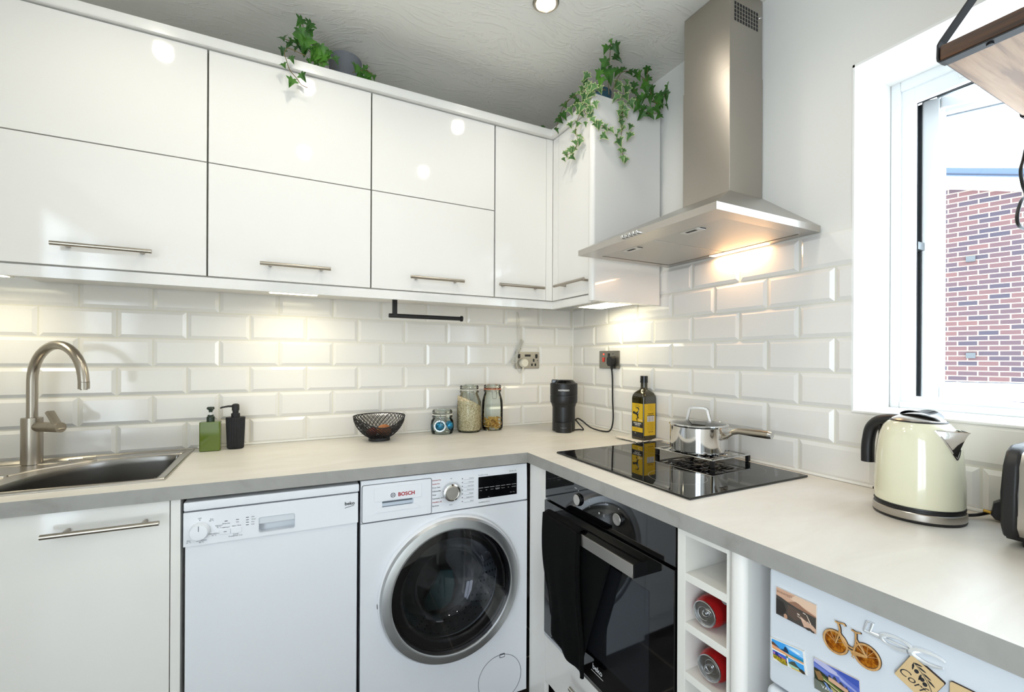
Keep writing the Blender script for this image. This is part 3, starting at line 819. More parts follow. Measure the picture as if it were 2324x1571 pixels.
mb.text('Off', .005, LM @ Matrix.Translation((kx, .834, .0006)), 0); mb.text('Rinse', .005, LM @ Matrix.Translation((kx, .7455, .0006)), 0)
mb.text('Wash&Dry 7/4 kg', .005, LM @ Matrix.Translation((-.183, .8345, .0006)), 0, 'LEFT'); mb.text('EcoSilence Drive', .006, LM @ Matrix.Translation((-.180, .7395, .0006)), 2, 'LEFT')
mb.text('Serie | 6', .007, LM @ Matrix.Translation((-.036, .8375, .0006)), 2, 'RIGHT', space=1.15)
obj('lettering', mb, [M_ink, M_red, M_inkk], t)
# door
MD = M @ Matrix.Translation((dcx, dcz, 0))
mb = MB(); mb.lathe([(.240, -.001), (.246, .003), (.246, .014), (.242, .020)], seg=72, M=MD, mat=1)
mb.lathe([(.242, .020), (.236, .030), (.214, .036), (.2065, .033), (.206, .020)], seg=72, M=MD); mb.box(-.247, -.2445, -.012, .0, .004, .012, mat=2, M=MD)
dd = obj('door', mb, [M_silver, M_white_pl, M_dark], t)
mb = MB(); mb.lathe([(.0001, .036), (.10, .0355), (.18, .0335), (.2062, .031)], seg=72, M=MD); obj('glass', mb, M_tint, dd)
mb = MB(); mb.lathe([(.206, .012), (.178, .010), (.168, .006), (.160, -.01), (.150, -.05), (.125, -.085), (.07, -.105), (.0001, -.11)], seg=64, M=MD); obj('bowl', mb, M_bowlglass, dd)
mb = MB(); mb.lathe([(.206, .011), (.200, .002), (.185, .000), (.165, -.002)], seg=64, M=MD)
mb.prism([(.155, -.03), (.188, -.035), (.190, -.06), (.160, -.068)], .012, .020, .002, M=MD)
mb.tube([(.20 * math.cos(a), .20 * math.sin(a), .018) for a in [math.radians(k) for k in range(-18, 62, 8)]], .004, 6, M=MD); obj('seal', mb, M_dark, dd)
mb = MB(); mb.lathe([(.205, -.021), (.19, -.028), (.182, -.034), (.186, -.05), (.186, -.18), (.16, -.19), (.0001, -.19)], seg=64, M=MD)
for a in range(0, 360, 9):
    for k in range(5):
        q = math.radians(a + (4.5 if k % 2 else 0)); r = .1855
        mb.cyl((r * math.cos(q), r * math.sin(q), -.06 - k * .024), ((r - .0012) * math.cos(q), (r - .0012) * math.sin(q), -.06 - k * .024), .0035, seg=6, mat=1, M=MD)
for a in (20, 140, 260):
    mb.box(.14, .186, -.018, .018, -.17, -.055, .008, M=MD @ Matrix.Rotation(math.radians(a), 4, 'Z'))
obj('drum', mb, [M_drum, M_dark], t)
mb = MB(); P = [(-.06, -.13), (.0, -.135), (.035, -.115), (.05, -.05), (.04, .0), (-.01, .01), (-.03, -.04), (-.07, -.09)]
mb.prism(P, -.125, -.115, .004, M=MD); c = single('cloth', mb, M_teal, 'small teal cloth inside the washing machine drum', 'cloth')
FC = (-.095, .100)
mb = MB(); mb.tube([(p[0], p[1], .0004) for p in circ(FC[0], FC[1], .083, 48)], .0008, 5, mat=1, closed=True, M=M); mb.prism(rrect(FC[0] - .002, FC[0] + .018, .172, .186, .001, 2), 0, .001, mat=1, M=M); mb.prism([(FC[0], .175), (FC[0] + .016, .175), (FC[0] + .016, .181), (FC[0], .181)], .001, .0016, M=M)
obj('filter_cover', mb, [M_white_pl, M_ink], t)
# ------------------------------------------------------------------ right hand base run
XO = -.600
mb = MB(); mb.box(XO, XO + .018, -.5945, -.7025, 0.0, ZT - .002, .001)
single('corner_filler', mb, M_gloss, 'white gloss filler strip between the washing machine and the oven', 'filler panel')

# oven -----------------------------------------------------------------------
OY0, OY1 = -.704, -1.281
t = thing('oven', 'black glass built-in electric oven under the hob, black towel on its handle', 'oven', (-.3, -.99, .29))
mb = MB(); mb.box(-.585, -.05, OY0 - .004, OY1 + .004, .30, ZT - .003, .001); obj('housing', mb, M_black, t)
M = FR(XO, 0, 0)
mb = MB(); mb.prism([(-OY0, .7625), (-OY1, .7625), (-OY1, ZT - .003), (-OY0, ZT - .003)], -.016, 0, .0015, M=M); obj('control_panel', mb, M_ovglass, t)
mb = MB(); mb.prism([(-OY0, .3035), (-OY1, .3035), (-OY1, .7565), (-OY0, .7565)], -.016, .004, .0015, M=M); od = obj('door', mb, M_ovglass, t)
mb = MB(); mb.prism([(.785, .385), (1.2015, .385), (1.2015, .672), (.785, .672)], .0041, .0044, M=M); obj('window', mb, M_ovwin, od)
mb = MB(); mb.prism([(-OY0, .292), (-OY1, .292), (-OY1, .3025), (-OY0, .3025)], -.016, .003, .001, M=M); obj('lower_trim', mb, M_alu, t)
mb = MB()
mb.prism([(.795, .7115), (1.1965, .7115), (1.1965, .7445), (.795, .7445)], .050, .0535, .0006, mat=0, M=M)
mb.prism([(.795, .7105), (1.1965, .7105), (1.1965, .7455), (.795, .7455)], .036, .050, .001, mat=1, M=M)
for u0, u1 in ((.795, .808), (1.1835, 1.1965)):
    mb.prism([(u0, .7105), (u1, .7105), (u1, .7455), (u0, .7455)], .004, .037, mat=1, M=M)
mb.prism([(.808, .735), (1.184, .735), (1.184, .7455), (.808, .7455)], .004, .037, mat=1, M=M)
obj('handle', mb, [M_steel, M_blackg], od)
for v in (.899, 1.084):
    mb = MB(); MK = FR(XO, -v, .811); mb.lathe([(.019, 0), (.019, .003), (.0172, .0045), (.017, .007), (.0162, .0082)], seg=32, M=MK, mat=1); mb.lathe([(.0162, .0082), (.0155, .0088), (.0001, .0085)], seg=32, M=MK); obj('knob', mb, [M_steel, M_blackg], t)
mb = MB()
TM = FR(XO - .0005, 0, 0)
for u, v, s, z in ((.899, .838, '•', .012), (1.084, .838, '•', .012), (1.03, .838, '▫  ≡  ▫', .006), (.955, .822, '≡', .007), (.955, .806, '~', .009), (1.0, .80, '•', .022), (1.022, .80, 'C', .009), (.885, .843, 'beko', .006)):
    mb.text(s, z, TM @ Matrix.Translation((u, v, .0004)))
mb.text('beko', .022, FR(XO - .0045, 0, 0) @ Matrix.Translation((1.0, .352, .0004)), bold=.0004)
mb.prism([(.972, .337), (1.026, .337), (1.026, .3385), (.972, .3385)], .0045, .0049, M=M)
obj('lettering', mb, M_white_mark, t)

# drawer under the oven ---------------------------------------------------------
t = thing('pan_drawer', 'white gloss drawer front below the oven with steel bar handle', 'drawer', (-.3, -.99, .1))
mb = MB(); mb.box(-.58, -.06, OY0 - .002, OY1 + .002, .13, .288, .001); mb.box(-.55, -.53, OY0, OY1, 0, .13); obj('carcass', mb, M_carc, t)
d = door_panel('door', t, FR(XO, 0, 0), -OY0 + .001, -OY1 - .001, .135, .2885)
bar_handle(d, FR(XO, -1.03, .247), .25, (-.075, .075), .006)

# towel over the oven handle ----------------------------------------------------
random.seed(3)
def sheet(mb, nu, nv, f, th, mat=0):
    V = []; F = []
    for j in range(nv + 1):
        for i in range(nu + 1): V.append(f(i / nu, j / nv))
    for j in range(nv):
        for i in range(nu):
            a = j * (nu + 1) + i; F.append((a, a + 1, a + nu + 2, a + nu + 1))
    mb.raw(V, F, mat)
mb = MB()
def front(u, v):
    # v 0 at the top of the handle, 1 at the hem; u across the cloth
    y = -.790 - u * (.190 - .01 * v) - .012 * v
    z = .748 - v * (.372 + .045 * u - .05 * (1 - u) ** 3 * v)
    b = .008 * math.sin(u * 7 + v * 2) * v + .006 * math.sin(u * 15 + 1) * v * v
    x = -.660 - .010 * math.sin(PI * min(1, v * 1.3)) + b + .010 * v
    return Vector((x, y, z))
def back(u, v):
    y = -.800 - u * (.30 - .16 * v) - .02 * v
    z = .735 - v * (.385 + .01 * u)
    x = -.630 + .004 * math.sin(u * 9 + v * 3) * v
    return Vector((x, y, z))
def over(u, v):
    a = PI * v
    y = -.790 - u * .190
    return Vector((-.6405 - .0205 * math.cos(PI - a) * -1, y, .748 + .0085 * math.sin(a)))
sheet(mb, 28, 40, front, 0); sheet(mb, 20, 30, back, 0); sheet(mb, 14, 6, lambda u, v: Vector((-.660 + .035 * v, -.790 - .19 * u, .748 + .007 * math.sin(PI * v))), 0)
# soft rolled right edge of the front fall
mb.tube([front(1, v / 12) + Vector((.004, 0, 0)) for v in range(13)], .0055, 8)
mb.tube([front(u / 12, 1) + Vector((.003, 0, 0)) for u in range(13)], .004, 8)
mb.tube([front(0, v / 12) + Vector((.003, 0, 0)) for v in range(13)], .004, 8)
tw = single('towel', mb, M_cloth, 'black cotton towel hanging over the oven door handle', 'towel', angle=80)
so = tw.modifiers.new('Solidify', 'SOLIDIFY'); so.thickness = .003

# open rack with cans --------------------------------------------------------------
RY0, RY1 = -1.286, -1.4135
t = thing('wine_rack_unit', 'narrow open white shelf unit right of the oven holding drinks cans', 'shelf unit', (-.3, -1.35, 0))
mb = MB()
mb.box(XO, -.05, RY0, -1.3085, .02, ZT - .002, .001); mb.box(XO + .001, -.05, RY1, -1.4185, .02, ZT - .002)
mb.box(XO + .0, -.05, -1.308, RY1, .8465, ZT - .003, .001); mb.box(-.08, -.05, -1.308, RY1, .02, .846)
obj('carcass', mb, M_carc, t)
for z in (.745, .634, .523, .412, .301, .19):
    mb = MB(); mb.box(XO + .001, -.08, -1.3085, RY1, z, z + .018, .001); obj('shelf', mb, M_carc, t)
mb = MB(); mb.prism(rrect(-.604, -.03, -1.4545, -1.4190, .016, 6), 0, ZT - .002, .001)
single('end_panel', mb, M_gloss, 'white rounded-edge end panel between the open can shelves and the fridge', 'panel')
def can(y, z, roll, label, script):
    t = thing('drinks_can', label, 'can', (-.585, y, z), 0, 'red drinks cans on the open shelves')
    MC = Matrix.Translation((-.585, y, z)) @ Matrix.Rotation(math.radians(6), 4, 'Z') @ Matrix.Rotation(PI / 2, 4, 'Y')
    # local +z runs along the can away from the camera (+X)
    mb = MB(); mb.lathe([(.0265, .0005), (.028, .004), (.0325, .016), (.033, .022), (.033, .108), (.0315, .115), (.027, .119)], seg=48, M=MC); obj('body', mb, M_can, t)
    mb = MB(); mb.lathe([(.0001, .0045), (.0225, .0045), (.0235, .0055), (.0245, .001), (.0258, -.0012), (.0272, -.0006), (.0272, .003)], seg=48, M=MC); mb.lathe([(.027, .119), (.025, .121), (.0001, .115)], seg=40, M=MC); obj('lid', mb, M_alu, t)
    mb = MB(); MT = MC @ Matrix.Rotation(roll, 4, 'Z')
    mb.tube([(.0085 * math.cos(a) * .8, .006 + .011 * math.sin(a), .0018) for a in [2 * PI * k / 16 for k in range(16)]], .0014, 6, closed=True, M=MT); mb.prism(circ(0, -.002, .0052, 16, .0062), .001, .003, M=MT); mb.tube([(p[0], p[1] - .004, .0042) for p in circ(0, 0, .014, 24)], .0005, 4, closed=True, M=MT)
    obj('ring_pull', mb, M_alu, t)
    mb = MB()
    def wrap(a0, zoff, R=.0333):
        def f(v):
            a = a0 - v.y / R
            return Vector((R * math.cos(a), R * math.sin(a), zoff + v.x))
        return f
    for s_, size, a0, zo in script: mb.text(s_, size, MC, 0, 'LEFT', shear=.35, bold=.0007, bend=wrap(a0, zo), space=.9)
    def sw(a0):
        P = [(.03 + .075 * k / 12, a0 + .35 * math.sin(k / 12 * PI * 1.3)) for k in range(13)]
        mb.tube([(.0333 * math.cos(a), .0333 * math.sin(a), z_) for z_, a in P], [.0004 + .0026 * math.sin(PI * k / 12) for k in range(13)], 6, flat=.25, M=MC)
    sw(script[0][2] - .6)
    obj('lettering', mb, M_white_mark, t)
# local x axis of the can points down (-z world), local y to -... ; the visible flank is up and towards the window
can(-1.347, .6855, 2.6, 'red drinks can lying on the upper can shelf, pull tab end outward', [('Coca-Cola', .034, 3.75, .03)])
can(-1.360, .5745, -.9, 'red drinks can lying on the lower can shelf, slightly further right', [('Coke', .016, 3.45, .03), ('original taste', .006, 3.75, .04)])

# fridge ---------------------------------------------------------------------------
FX = -.602
t = thing('fridge', 'pale grey under-counter fridge covered with souvenir magnets', 'fridge', (-.3, -1.73, 0))
mb = MB(); mb.box(-.55, -.04, -1.507, -1.952, .02, ZT - .004, .004); obj('body', mb, M_fridge, t)
mb = MB(); mb.box(FX, -.552, -1.5045, -1.954, .648, ZT - .004, .006); obj('door', mb, M_fridge, t)
mb = MB(); mb.box(FX - .006, -.552, -1.5015, -1.954, .03, .642, .012, seg=4); obj('door', mb, M_fridge, t)
def lec(mb, M):
    # three chromed letters, drawn in the badge plane
    k = .0024
    mb.tube([(1.6625, .8405, 0), (1.6585, .8245, 0), (1.681, .8245, 0)], k, 6, M=M); mb.tube([(1.6625, .8405, 0), (1.6705, .8420, 0), (1.6665, .8275, 0), (1.6790, .8275, 0)], k * .8, 6, M=M)
    def el(cx, cz, rx, rz, a0, a1, tw_, n=26): return [(cx + rx * math.cos(math.radians(a0 + (a1 - a0) * i / n)) + tw_ * math.sin(math.radians(a0 + (a1 - a0) * i / n)), cz + rz * math.sin(math.radians(a0 + (a1 - a0) * i / n)), 0) for i in range(n + 1)]
    e = el(1.699, .828, .0185, .0080, 0, 325, .003); mb.tube(e, [k * (.7 + .7 * abs(math.cos(i / 26 * PI * 2))) for i in range(27)], 6, M=M); mb.tube([(1.6825, .8278, 0), (1.7165, .8278, 0)], k * .6, 6, M=M)
    c = el(1.737, .8275, .0195, .0085, 40, 330, .004); mb.tube(c, [k * (.6 + 1.2 * math.sin(i / 26 * PI)) for i in range(27)], 6, M=M)
mb = MB(); lec(mb, FR(FX - .0012, 0, 0)); obj('lettering', mb, mat('chromed badge', 'eceef0', .2, .5), t)

# fridge magnets -------------------------------------------------------------------
def mag_frame(y, z, rot=0.0, sx=1, n=FX): return FR(n, y, z) @ Matrix.Rotation(rot, 4, 'Z')
def cmat(h): return mat('print ' + h, h, .45)
def picture(name, label, y, z, w, h, slab, rot, polys, cat='fridge magnet', th=.0035, edgem=None, texts=()):
    """printed magnet: slab outline plus flat printed patches; coordinates 0..1 in the picture"""
    M = mag_frame(y, z, rot)
    mats = [edgem or mat('magnet edge', 'e8e6e0', .5)]; idx = {}
    mb = MB()
    S = [(a * w, b * h) for a, b in slab]
    mb.prism(S, .0003, th, .0003, M=M)
    for k, (c, P) in enumerate(polys):
        if c not in idx: idx[c] = len(mats); mats.append(cmat(c))
        loops = [[Vector((a * w, b * h, 0)) for a, b in P]]
        V = [(p.x, p.y, th + .00012 * (k + 1)) for p in loops[0]]
        T = tessellate_polygon(loops)
        F = []
        for q in T:
            a, b, c_ = [loops[0][i] for i in q]
            F.append(tuple(q) if (b - a).cross(c_ - a).z > 0 else tuple(q[::-1]))
        mb.raw(V, F, idx[c], M, False)
    for s, u, v, size, c, kw in texts:
        if c not in idx: idx[c] = len(mats); mats.append(cmat(c))
        mb.text(s, size, M @ Matrix.Translation((u * w, v * h, th + .00012 * (len(polys) + 2))), idx[c], **kw)
    return single(name, mb, mats, label, cat, 'souvenir magnets on the fridge door')
R01 = [(0, 0), (1, 0), (1, 1), (0, 1)]
# sepia city postcard
w, h = .0685, .0485
picture('postcard_magnet', 'sepia city postcard magnet with dark river and hills, topmost on the fridge', -1.521, .7812, w, h, R01, 0, [
    ('c79f86', R01), ('d8b9a0', [(.35, .80), (1, .62), (1, 1), (.5, 1)]), ('8f6a56', [(.28, .63), (.5, .78), (.58, .76), (.75, .66), (1, .58), (1, .45), (.28, .5)]),
    ('45403c', [(0, .72), (.15, .69), (.32, .63), (.55, .58), (1, .55), (1, 0), (0, 0)]), ('57483f', [(.30, .55), (.55, .52), (.72, .46), (.9, .30), (.62, .22), (.5, .1), (.3, .2)]),
    ('2f2b29', [(0, .6), (.2, .55), (.27, .3), (.2, .1), (0, 0)]), ('c8a48e', [(.62, .36), (.78, .27), (.92, .24), (1, .16), (1, 0), (.86, .10), (.72, .04), (.66, .2)]),
    ('e2d2c4', [(.55, .33), (.72, .26), (.72, .24), (.55, .31)]), ('e2d2c4', [(.55, .42), (.61, .40), (.61, .36), (.55, .38)]), ('e6d8cc', [(.69, .54), (.76, .53), (.76, .50), (.69, .51)]), ('d9c4b0', [(.77, .51), (.79, .51), (.90, .25), (.87, .25)]),
    ('b98f74', [(.21, .14), (.26, .18), (.30, .14), (.305, .04), (.27, .0), (.22, .02)]), ('3a332f', [(.78, .05), (.85, .06), (.85, .0), (.78, .0)]), ('3a332f', [(.89, .06), (.97, .06), (.97, .0), (.89, .0)]), ('e8dccf', [(.80, .30), (.84, .29), (.84, .275), (.80, .285)]),
], edgem=mat('card edge', 'd8d0c8', .6), texts=[('BUDAPEST', .23, .88, .0048, '7a5c4a', {'space': 1.25})])
# stamp shaped beach magnet
def wavy(n=9):
    P = []
    for i in range(n * 2): P.append((i / (n * 2), -.0 + (.025 if i % 2 else 0)))
    for i in range(12): P.append((1 - (.02 if i % 2 else 0), i / 12))
    for i in range(n * 2): P.append((1 - i / (n * 2), 1 - (.025 if i % 2 else 0)))
    for i in range(12): P.append(((.02 if i % 2 else 0), 1 - i / 12))
    return P
picture('stamp_magnet', 'stamp-shaped beach magnet with blue sky and orange sand, wavy white border', -1.515, .6935, .0605, .039, wavy(), math.radians(8), [
    ('3f9be0', [(.04, .96), (.04, .60), (.96, .60), (.96, .96)]), ('9cc8ea', [(.45, .92), (.55, .80), (.96, .66), (.96, .96)]), ('d9ebf6', [(.56, .86), (.7, .8), (.82, .74), (.9, .80), (.7, .88)]), ('1f86a8', [(.2, .66), (.96, .60), (.96, .50), (.5, .56)]),
    ('e7a26f', [(.04, .72), (.2, .66), (.5, .58), (.96, .49), (.96, .44), (.04, .55)]), ('23364f', [(.30, .67), (.40, .70), (.44, .84), (.47, .85), (.52, .76), (.55, .62), (.40, .62)]), ('6b4430', [(.04, .84), (.1, .84), (.2, .75), (.28, .68), (.04, .72)]),
    ('3a66c8', [(.04, .49), (.48, .42), (.48, .08), (.04, .2)]), ('c86a8c', [(.06, .42), (.46, .28), (.46, .2), (.06, .34)]), ('22307a', [(.13, .44), (.17, .47), (.20, .42), (.22, .33), (.46, .22), (.46, .12), (.1, .30)]), ('8a7a1e', [(.04, .32), (.2, .28), (.48, .14), (.48, .03), (.3, .03), (.06, .14)]),
    ('3f9be0', [(.51, .42), (.96, .40), (.96, .14), (.51, .18)]), ('4a4f44', [(.51, .22), (.6, .33), (.70, .38), (.76, .26), (.86, .16), (.51, .19)]), ('9ec9b0', [(.51, .20), (.84, .15), (.84, .08), (.54, .10)]), ('d8b860', [(.56, .08), (.84, .1), (.92, .03), (.6, .03)]), ('3a2f22', [(.80, .16), (.88, .19), (.96, .14), (.98, .03), (.9, .02), (.82, .08)]), ('f0efe8', [(.04, .56), (.96, .45), (.96, .42), (.04, .50)]), ('f0efe8', [(.475, .46), (.515, .45), (.515, .04), (.475, .04)]), ('4c7a58', [(.46, .50), (.52, .50), (.52, .41), (.47, .40)]),
], texts=[('CALPE', .25, .20, .0085, 'b8a020', {'bold': .0003})])
# chateau magnet
picture('chateau_magnet', 'palace and moat photo magnet under a violet-blue sky, below the wooden bicycle magnet', -1.5885, .6905, .0675, .049, R01, math.radians(3.4), [
    ('5a6ab8', R01), ('b4b4d4', [(0, 1), (.28, 1), (.52, .90), (.56, .78), (.35, .78), (.1, .86), (0, .90)]), ('9aa2d0', [(.52, .88), (.75, .72), (.95, .62), (.9, .58), (.6, .70)]), ('3f54a8', [(.5, 1), (1, 1), (1, .75), (.6, .9)]), ('6a7cc0', [(0, .86), (.3, .76), (.45, .66), (.2, .68), (0, .74)]),
    ('2c3322', [(0, .70), (.14, .68), (.25, .63), (.33, .60), (.9, .48), (1, .40), (1, .2), (0, .3)]), ('c9a184', [(.33, .62), (.40, .63), (.46, .62), (.56, .585), (.66, .55), (.76, .52), (.76, .40), (.66, .42), (.46, .47), (.33, .50)]),
    ('39404a', [(.33, .63), (.35, .70), (.38, .69), (.40, .64)]), ('39404a', [(.43, .64), (.47, .73), (.49, .73), (.54, .61)]), ('39404a', [(.57, .60), (.60, .66), (.64, .64), (.69, .555)]), ('39404a', [(.71, .56), (.735, .62), (.77, .52)]),
    ('6a7a38', [(.2, .56), (.5, .42), (1, .26), (1, .2), (.5, .34), (.2, .48)]), ('d8c7a0', [(.22, .48), (.5, .36), (.8, .24), (.8, .22), (.5, .33), (.22, .45)]), ('8a6a42', [(.02, .62), (.08, .62), (.14, .66), (.2, .55), (.22, .40), (.1, .36), (.05, .5)]),
    ('5a6248', [(0, .32), (.2, .33), (.4, .15), (.6, 0), (0, 0)]), ('7892c8', [(.22, .38), (.28, .38), (.40, .2), (.33, .2)]), ('a39a62', [(.36, .36), (.62, .25), (1, .12), (1, .0), (.5, .05)]), ('6b7066', [(0, .36), (.18, .30), (.3, .12), (.2, 0), (0, 0)]),
], texts=[('VAUX', .33, .20, .0075, 'ececec', {'space': 1.1})], edgem=mat('card edge', 'd8d0c8', .6))
# wooden bicycle magnet
t = thing('bicycle_magnet', 'wooden bicycle magnet with amber-filled wheels on the fridge door', 'fridge magnet', (FX, -1.64, .78), 0, 'souvenir magnets on the fridge door')
M = FR(FX, 0, 0)
W1, W2, wr = (1.6185, .7845), (1.6625, .7865), .0172
for c in (W1, W2):
    mb = MB(); mb.prism(circ(c[0], c[1], wr - .002, 28), .0004, .0022, M=M); obj('amber_disc', mb, M_amber, t)
    mb = MB(); mb.tube([(p[0], p[1], .003) for p in circ(c[0], c[1], wr, 40)], .0016, 8, closed=True, M=M, mat=0); mb.tube([(p[0], p[1], .0012) for p in circ(c[0], c[1], wr + .0004, 40)], .0015, 6, closed=True, M=M, mat=1)
    for k in range(5):
        a = .4 + k * .55; mb.tube([(c[0], c[1], .0028), (c[0] + (wr - .001) * math.cos(a), c[1] + (wr - .001) * math.sin(a), .0028)], .0005, 4, M=M)
    obj('wheel', mb, [M_wood1, M_burnt], t)
mb = MB()
for P in ([(1.6195, .784), (1.6255, .8065), (1.6225, .8175)], [(1.6185, .8185), (1.6225, .8182), (1.6305, .8205), (1.633, .818)], [(1.6245, .802), (1.634, .787), (1.6455, .7835)], [(1.6240, .806), (1.635, .7905), (1.6475, .7890)], [(1.6480, .8155), (1.6480, .800), (1.6450, .7835)], [(1.6420, .8175), (1.649, .8165), (1.6545, .8185)], [(1.6480, .806), (1.6635, .7865)], [(1.6450, .7835), (1.6635, .7865)]):
    mb.tube([(p[0], p[1], .0040) for p in P], .0012, 6, sub=3, M=M); mb.tube([(p[0] + .0006, p[1] - .0004, .0018) for p in P], .0012, 6, sub=3, mat=1, M=M)
mb.prism(circ(1.6455, .7825, .0038, 16), .003, .0048, M=M); mb.prism([(1.646, .7800), (1.662, .7845), (1.662, .7880), (1.646, .7865)], .003, .0045, M=M)
mb.tube([(1.6455, .7825, .005), (1.6435, .7760, .005), (1.6465, .7755, .005)], .0008, 5, M=M)
obj('frame', mb, [M_wood1, M_burnt], t)
# Corfu tile
t = thing('olive_branch_magnet', 'tilted square plywood magnet engraved with black olive branch and script', 'fridge magnet', (FX, -1.727, .79), 0, 'souvenir magnets on the fridge door')
cy, cz, a = 1.7265, .7945, math.radians(-12.5)
M = FR(FX, 0, 0) @ Matrix.Translation((cy, cz, 0)) @ Matrix.Rotation(math.radians(-27), 4, 'Z')
mb = MB(); mb.prism(rrect(-.0205, .0205, -.0225, .0225, .002, 3), .0004, .0045, mat=1, M=M); mb.prism(rrect(-.0203, .0203, -.0223, .0223, .002, 3), .0045, .0048, mat=0, M=M); obj('tile', mb, [M_wood2, M_burnt], t)
mb = MB(); LM = M @ Matrix.Translation((0, 0, .0049))
mb.text('Corfu', .0165, LM @ Matrix.Translation((-.001, -.0085, 0)), shear=.3)
mb.tube([(-.013, .015, 0), (0, .010, 0), (.012, .003, 0), (.019, -.004, 0)], [.0003, .0004, .0005, .0004], 5, sub=4, M=LM)
for x, y in ((-.006, .007), (.003, .003), (.008, .000)): mb.prism(circ(x, y, .0026, 14, .003), 0, .0002, M=LM)
for x, y, r in ((-.010, .0165, 30), (-.004, .0150, 5), (.004, .0115, 0), (.011, .008, -10), (-.012, .010, -70), (-.0, .004, -80)):
    LF = LM @ Matrix.Translation((x, y, 0)) @ Matrix.Rotation(math.radians(r), 4, 'Z'); mb.prism([(-.005, 0), (-.001, .0013), (.004, .0008), (.006, 0), (.004, -.0008), (-.001, -.0013)], 0, .0002, M=LF)
obj('engraving', mb, M_inkk, t)
# wheel tile, mostly below the frame
t = thing('wheel_magnet', 'pale plywood magnet engraved with a spoked wheel, rightmost at the bottom edge', 'fridge magnet', (FX, -1.79, .77), 0, 'souvenir magnets on the fridge door')
M = FR(FX, 0, 0)
mb = MB(); mb.prism(rrect(1.7592, 1.822, .748, .8125, .003, 4), .0004, .0034, mat=1, M=M); mb.prism(rrect(1.7594, 1.8218, .7482, .8123, .003, 4), .0034, .0037, M=M); obj('tile', mb, [M_wood2, M_burnt], t)
mb = MB(); c = (1.787, .784)
mb.tube([(p[0], p[1], .0037) for p in circ(c[0], c[1], .0215, 40)], .0008, 5, closed=True, M=M)
for k in range(24): q = 2 * PI * k / 24; mb.tube([(c[0] + .003 * math.cos(q + .3), c[1] + .003 * math.sin(q + .3), .0037), (c[0] + .021 * math.cos(q), c[1] + .021 * math.sin(q), .0037)], .00022, 4, M=M)
obj('engraving', mb, mat('burnt line', '5a3420', .7), t)
# ------------------------------------------------------------------ things on the worktop
ZW = .9003
# soap dispensers
t = thing('soap_dispenser', 'translucent green square soap bottle with dark green pump beside the sink', 'soap dispenser', (-1.645, -.072, ZW), math.radians(-3), 'soap dispensers by the sink')
mb = MB(); mb.prism(rrect(-.0325, .0325, -.0165, .0165, .005, 4), .0005, .107, .003); obj('bottle', mb, M_green, t, local=True)
mb = MB(); mb.lathe([(.0125, .107), (.0125, .124), (.0095, .127), (.0095, .131), (.0001, .131)], seg=28); mb.tube([(0, 0, .141), (0, 0, .147)], .006, 14); mb.lathe([(.0045, .141), (.0065, .148), (.012, .152), (.0125, .156), (.010, .160), (.0001, .161)], seg=28, sy=.75); mb.tube([(0, 0, .155), (.006, -.010, .154), (.008, -.016, .150)], [.0045, .004, .0035], 8); obj('pump', mb, M_greenk, t, local=True)
mb = MB(); mb.cyl((0, 0, .130), (0, 0, .142), .0042, seg=16); obj('pump_stem', mb, mat('white plastic stem', 'e8e8e6', .4), t, local=True)
t = thing('soap_dispenser', 'matt black ribbed oval soap dispenser with long pump spout', 'soap dispenser', (-1.568, -.062, ZW), math.radians(-8), 'soap dispensers by the sink')
mb = MB()
def oval(a, b, n=96, rib=.0007): return [((a + rib * math.cos(36 * 2 * PI * i / n * 1.0)) * math.cos(2 * PI * i / n), (b + rib * math.cos(36 * 2 * PI * i / n)) * math.sin(2 * PI * i / n)) for i in range(n)]
N_ = 144
def ovr(z, a, b, rib): return [((a + rib * (1 if (i // 2) % 2 else -1)) * math.cos(2 * PI * i / N_), (b + rib * (1 if (i // 2) % 2 else -1)) * math.sin(2 * PI * i / N_), z) for i in range(N_)]
V = ovr(.0005, .024, .017, 0) + ovr(.003, .0265, .019, .0004) + ovr(.006, .0275, .020, .0006) + ovr(.116, .0315, .0225, .0006) + ovr(.1175, .0312, .0222, 0) + ovr(.118, .030, .021, 0)
F = [(k * N_ + i, k * N_ + (i + 1) % N_, (k + 1) * N_ + (i + 1) % N_, (k + 1) * N_ + i) for k in range(5) for i in range(N_)] + [tuple(range(N_))[::-1], tuple(5 * N_ + i for i in range(N_))]
mb.raw(V, F); obj('bottle', mb, M_blackm, t, local=True)
mb = MB(); mb.lathe([(.0145, .1178), (.0145, .131), (.0135, .132), (.010, .132), (.010, .142), (.0122, .1425), (.0122, .161), (.011, .165), (.006, .1675), (.0001, .168)], seg=28); mb.tube([(0, 0, .158), (-.022, -.006, .159), (-.042, -.010, .156), (-.047, -.011, .153)], [.0042, .0036, .003, .0028], 10); obj('pump', mb, M_blackm, t, local=True)

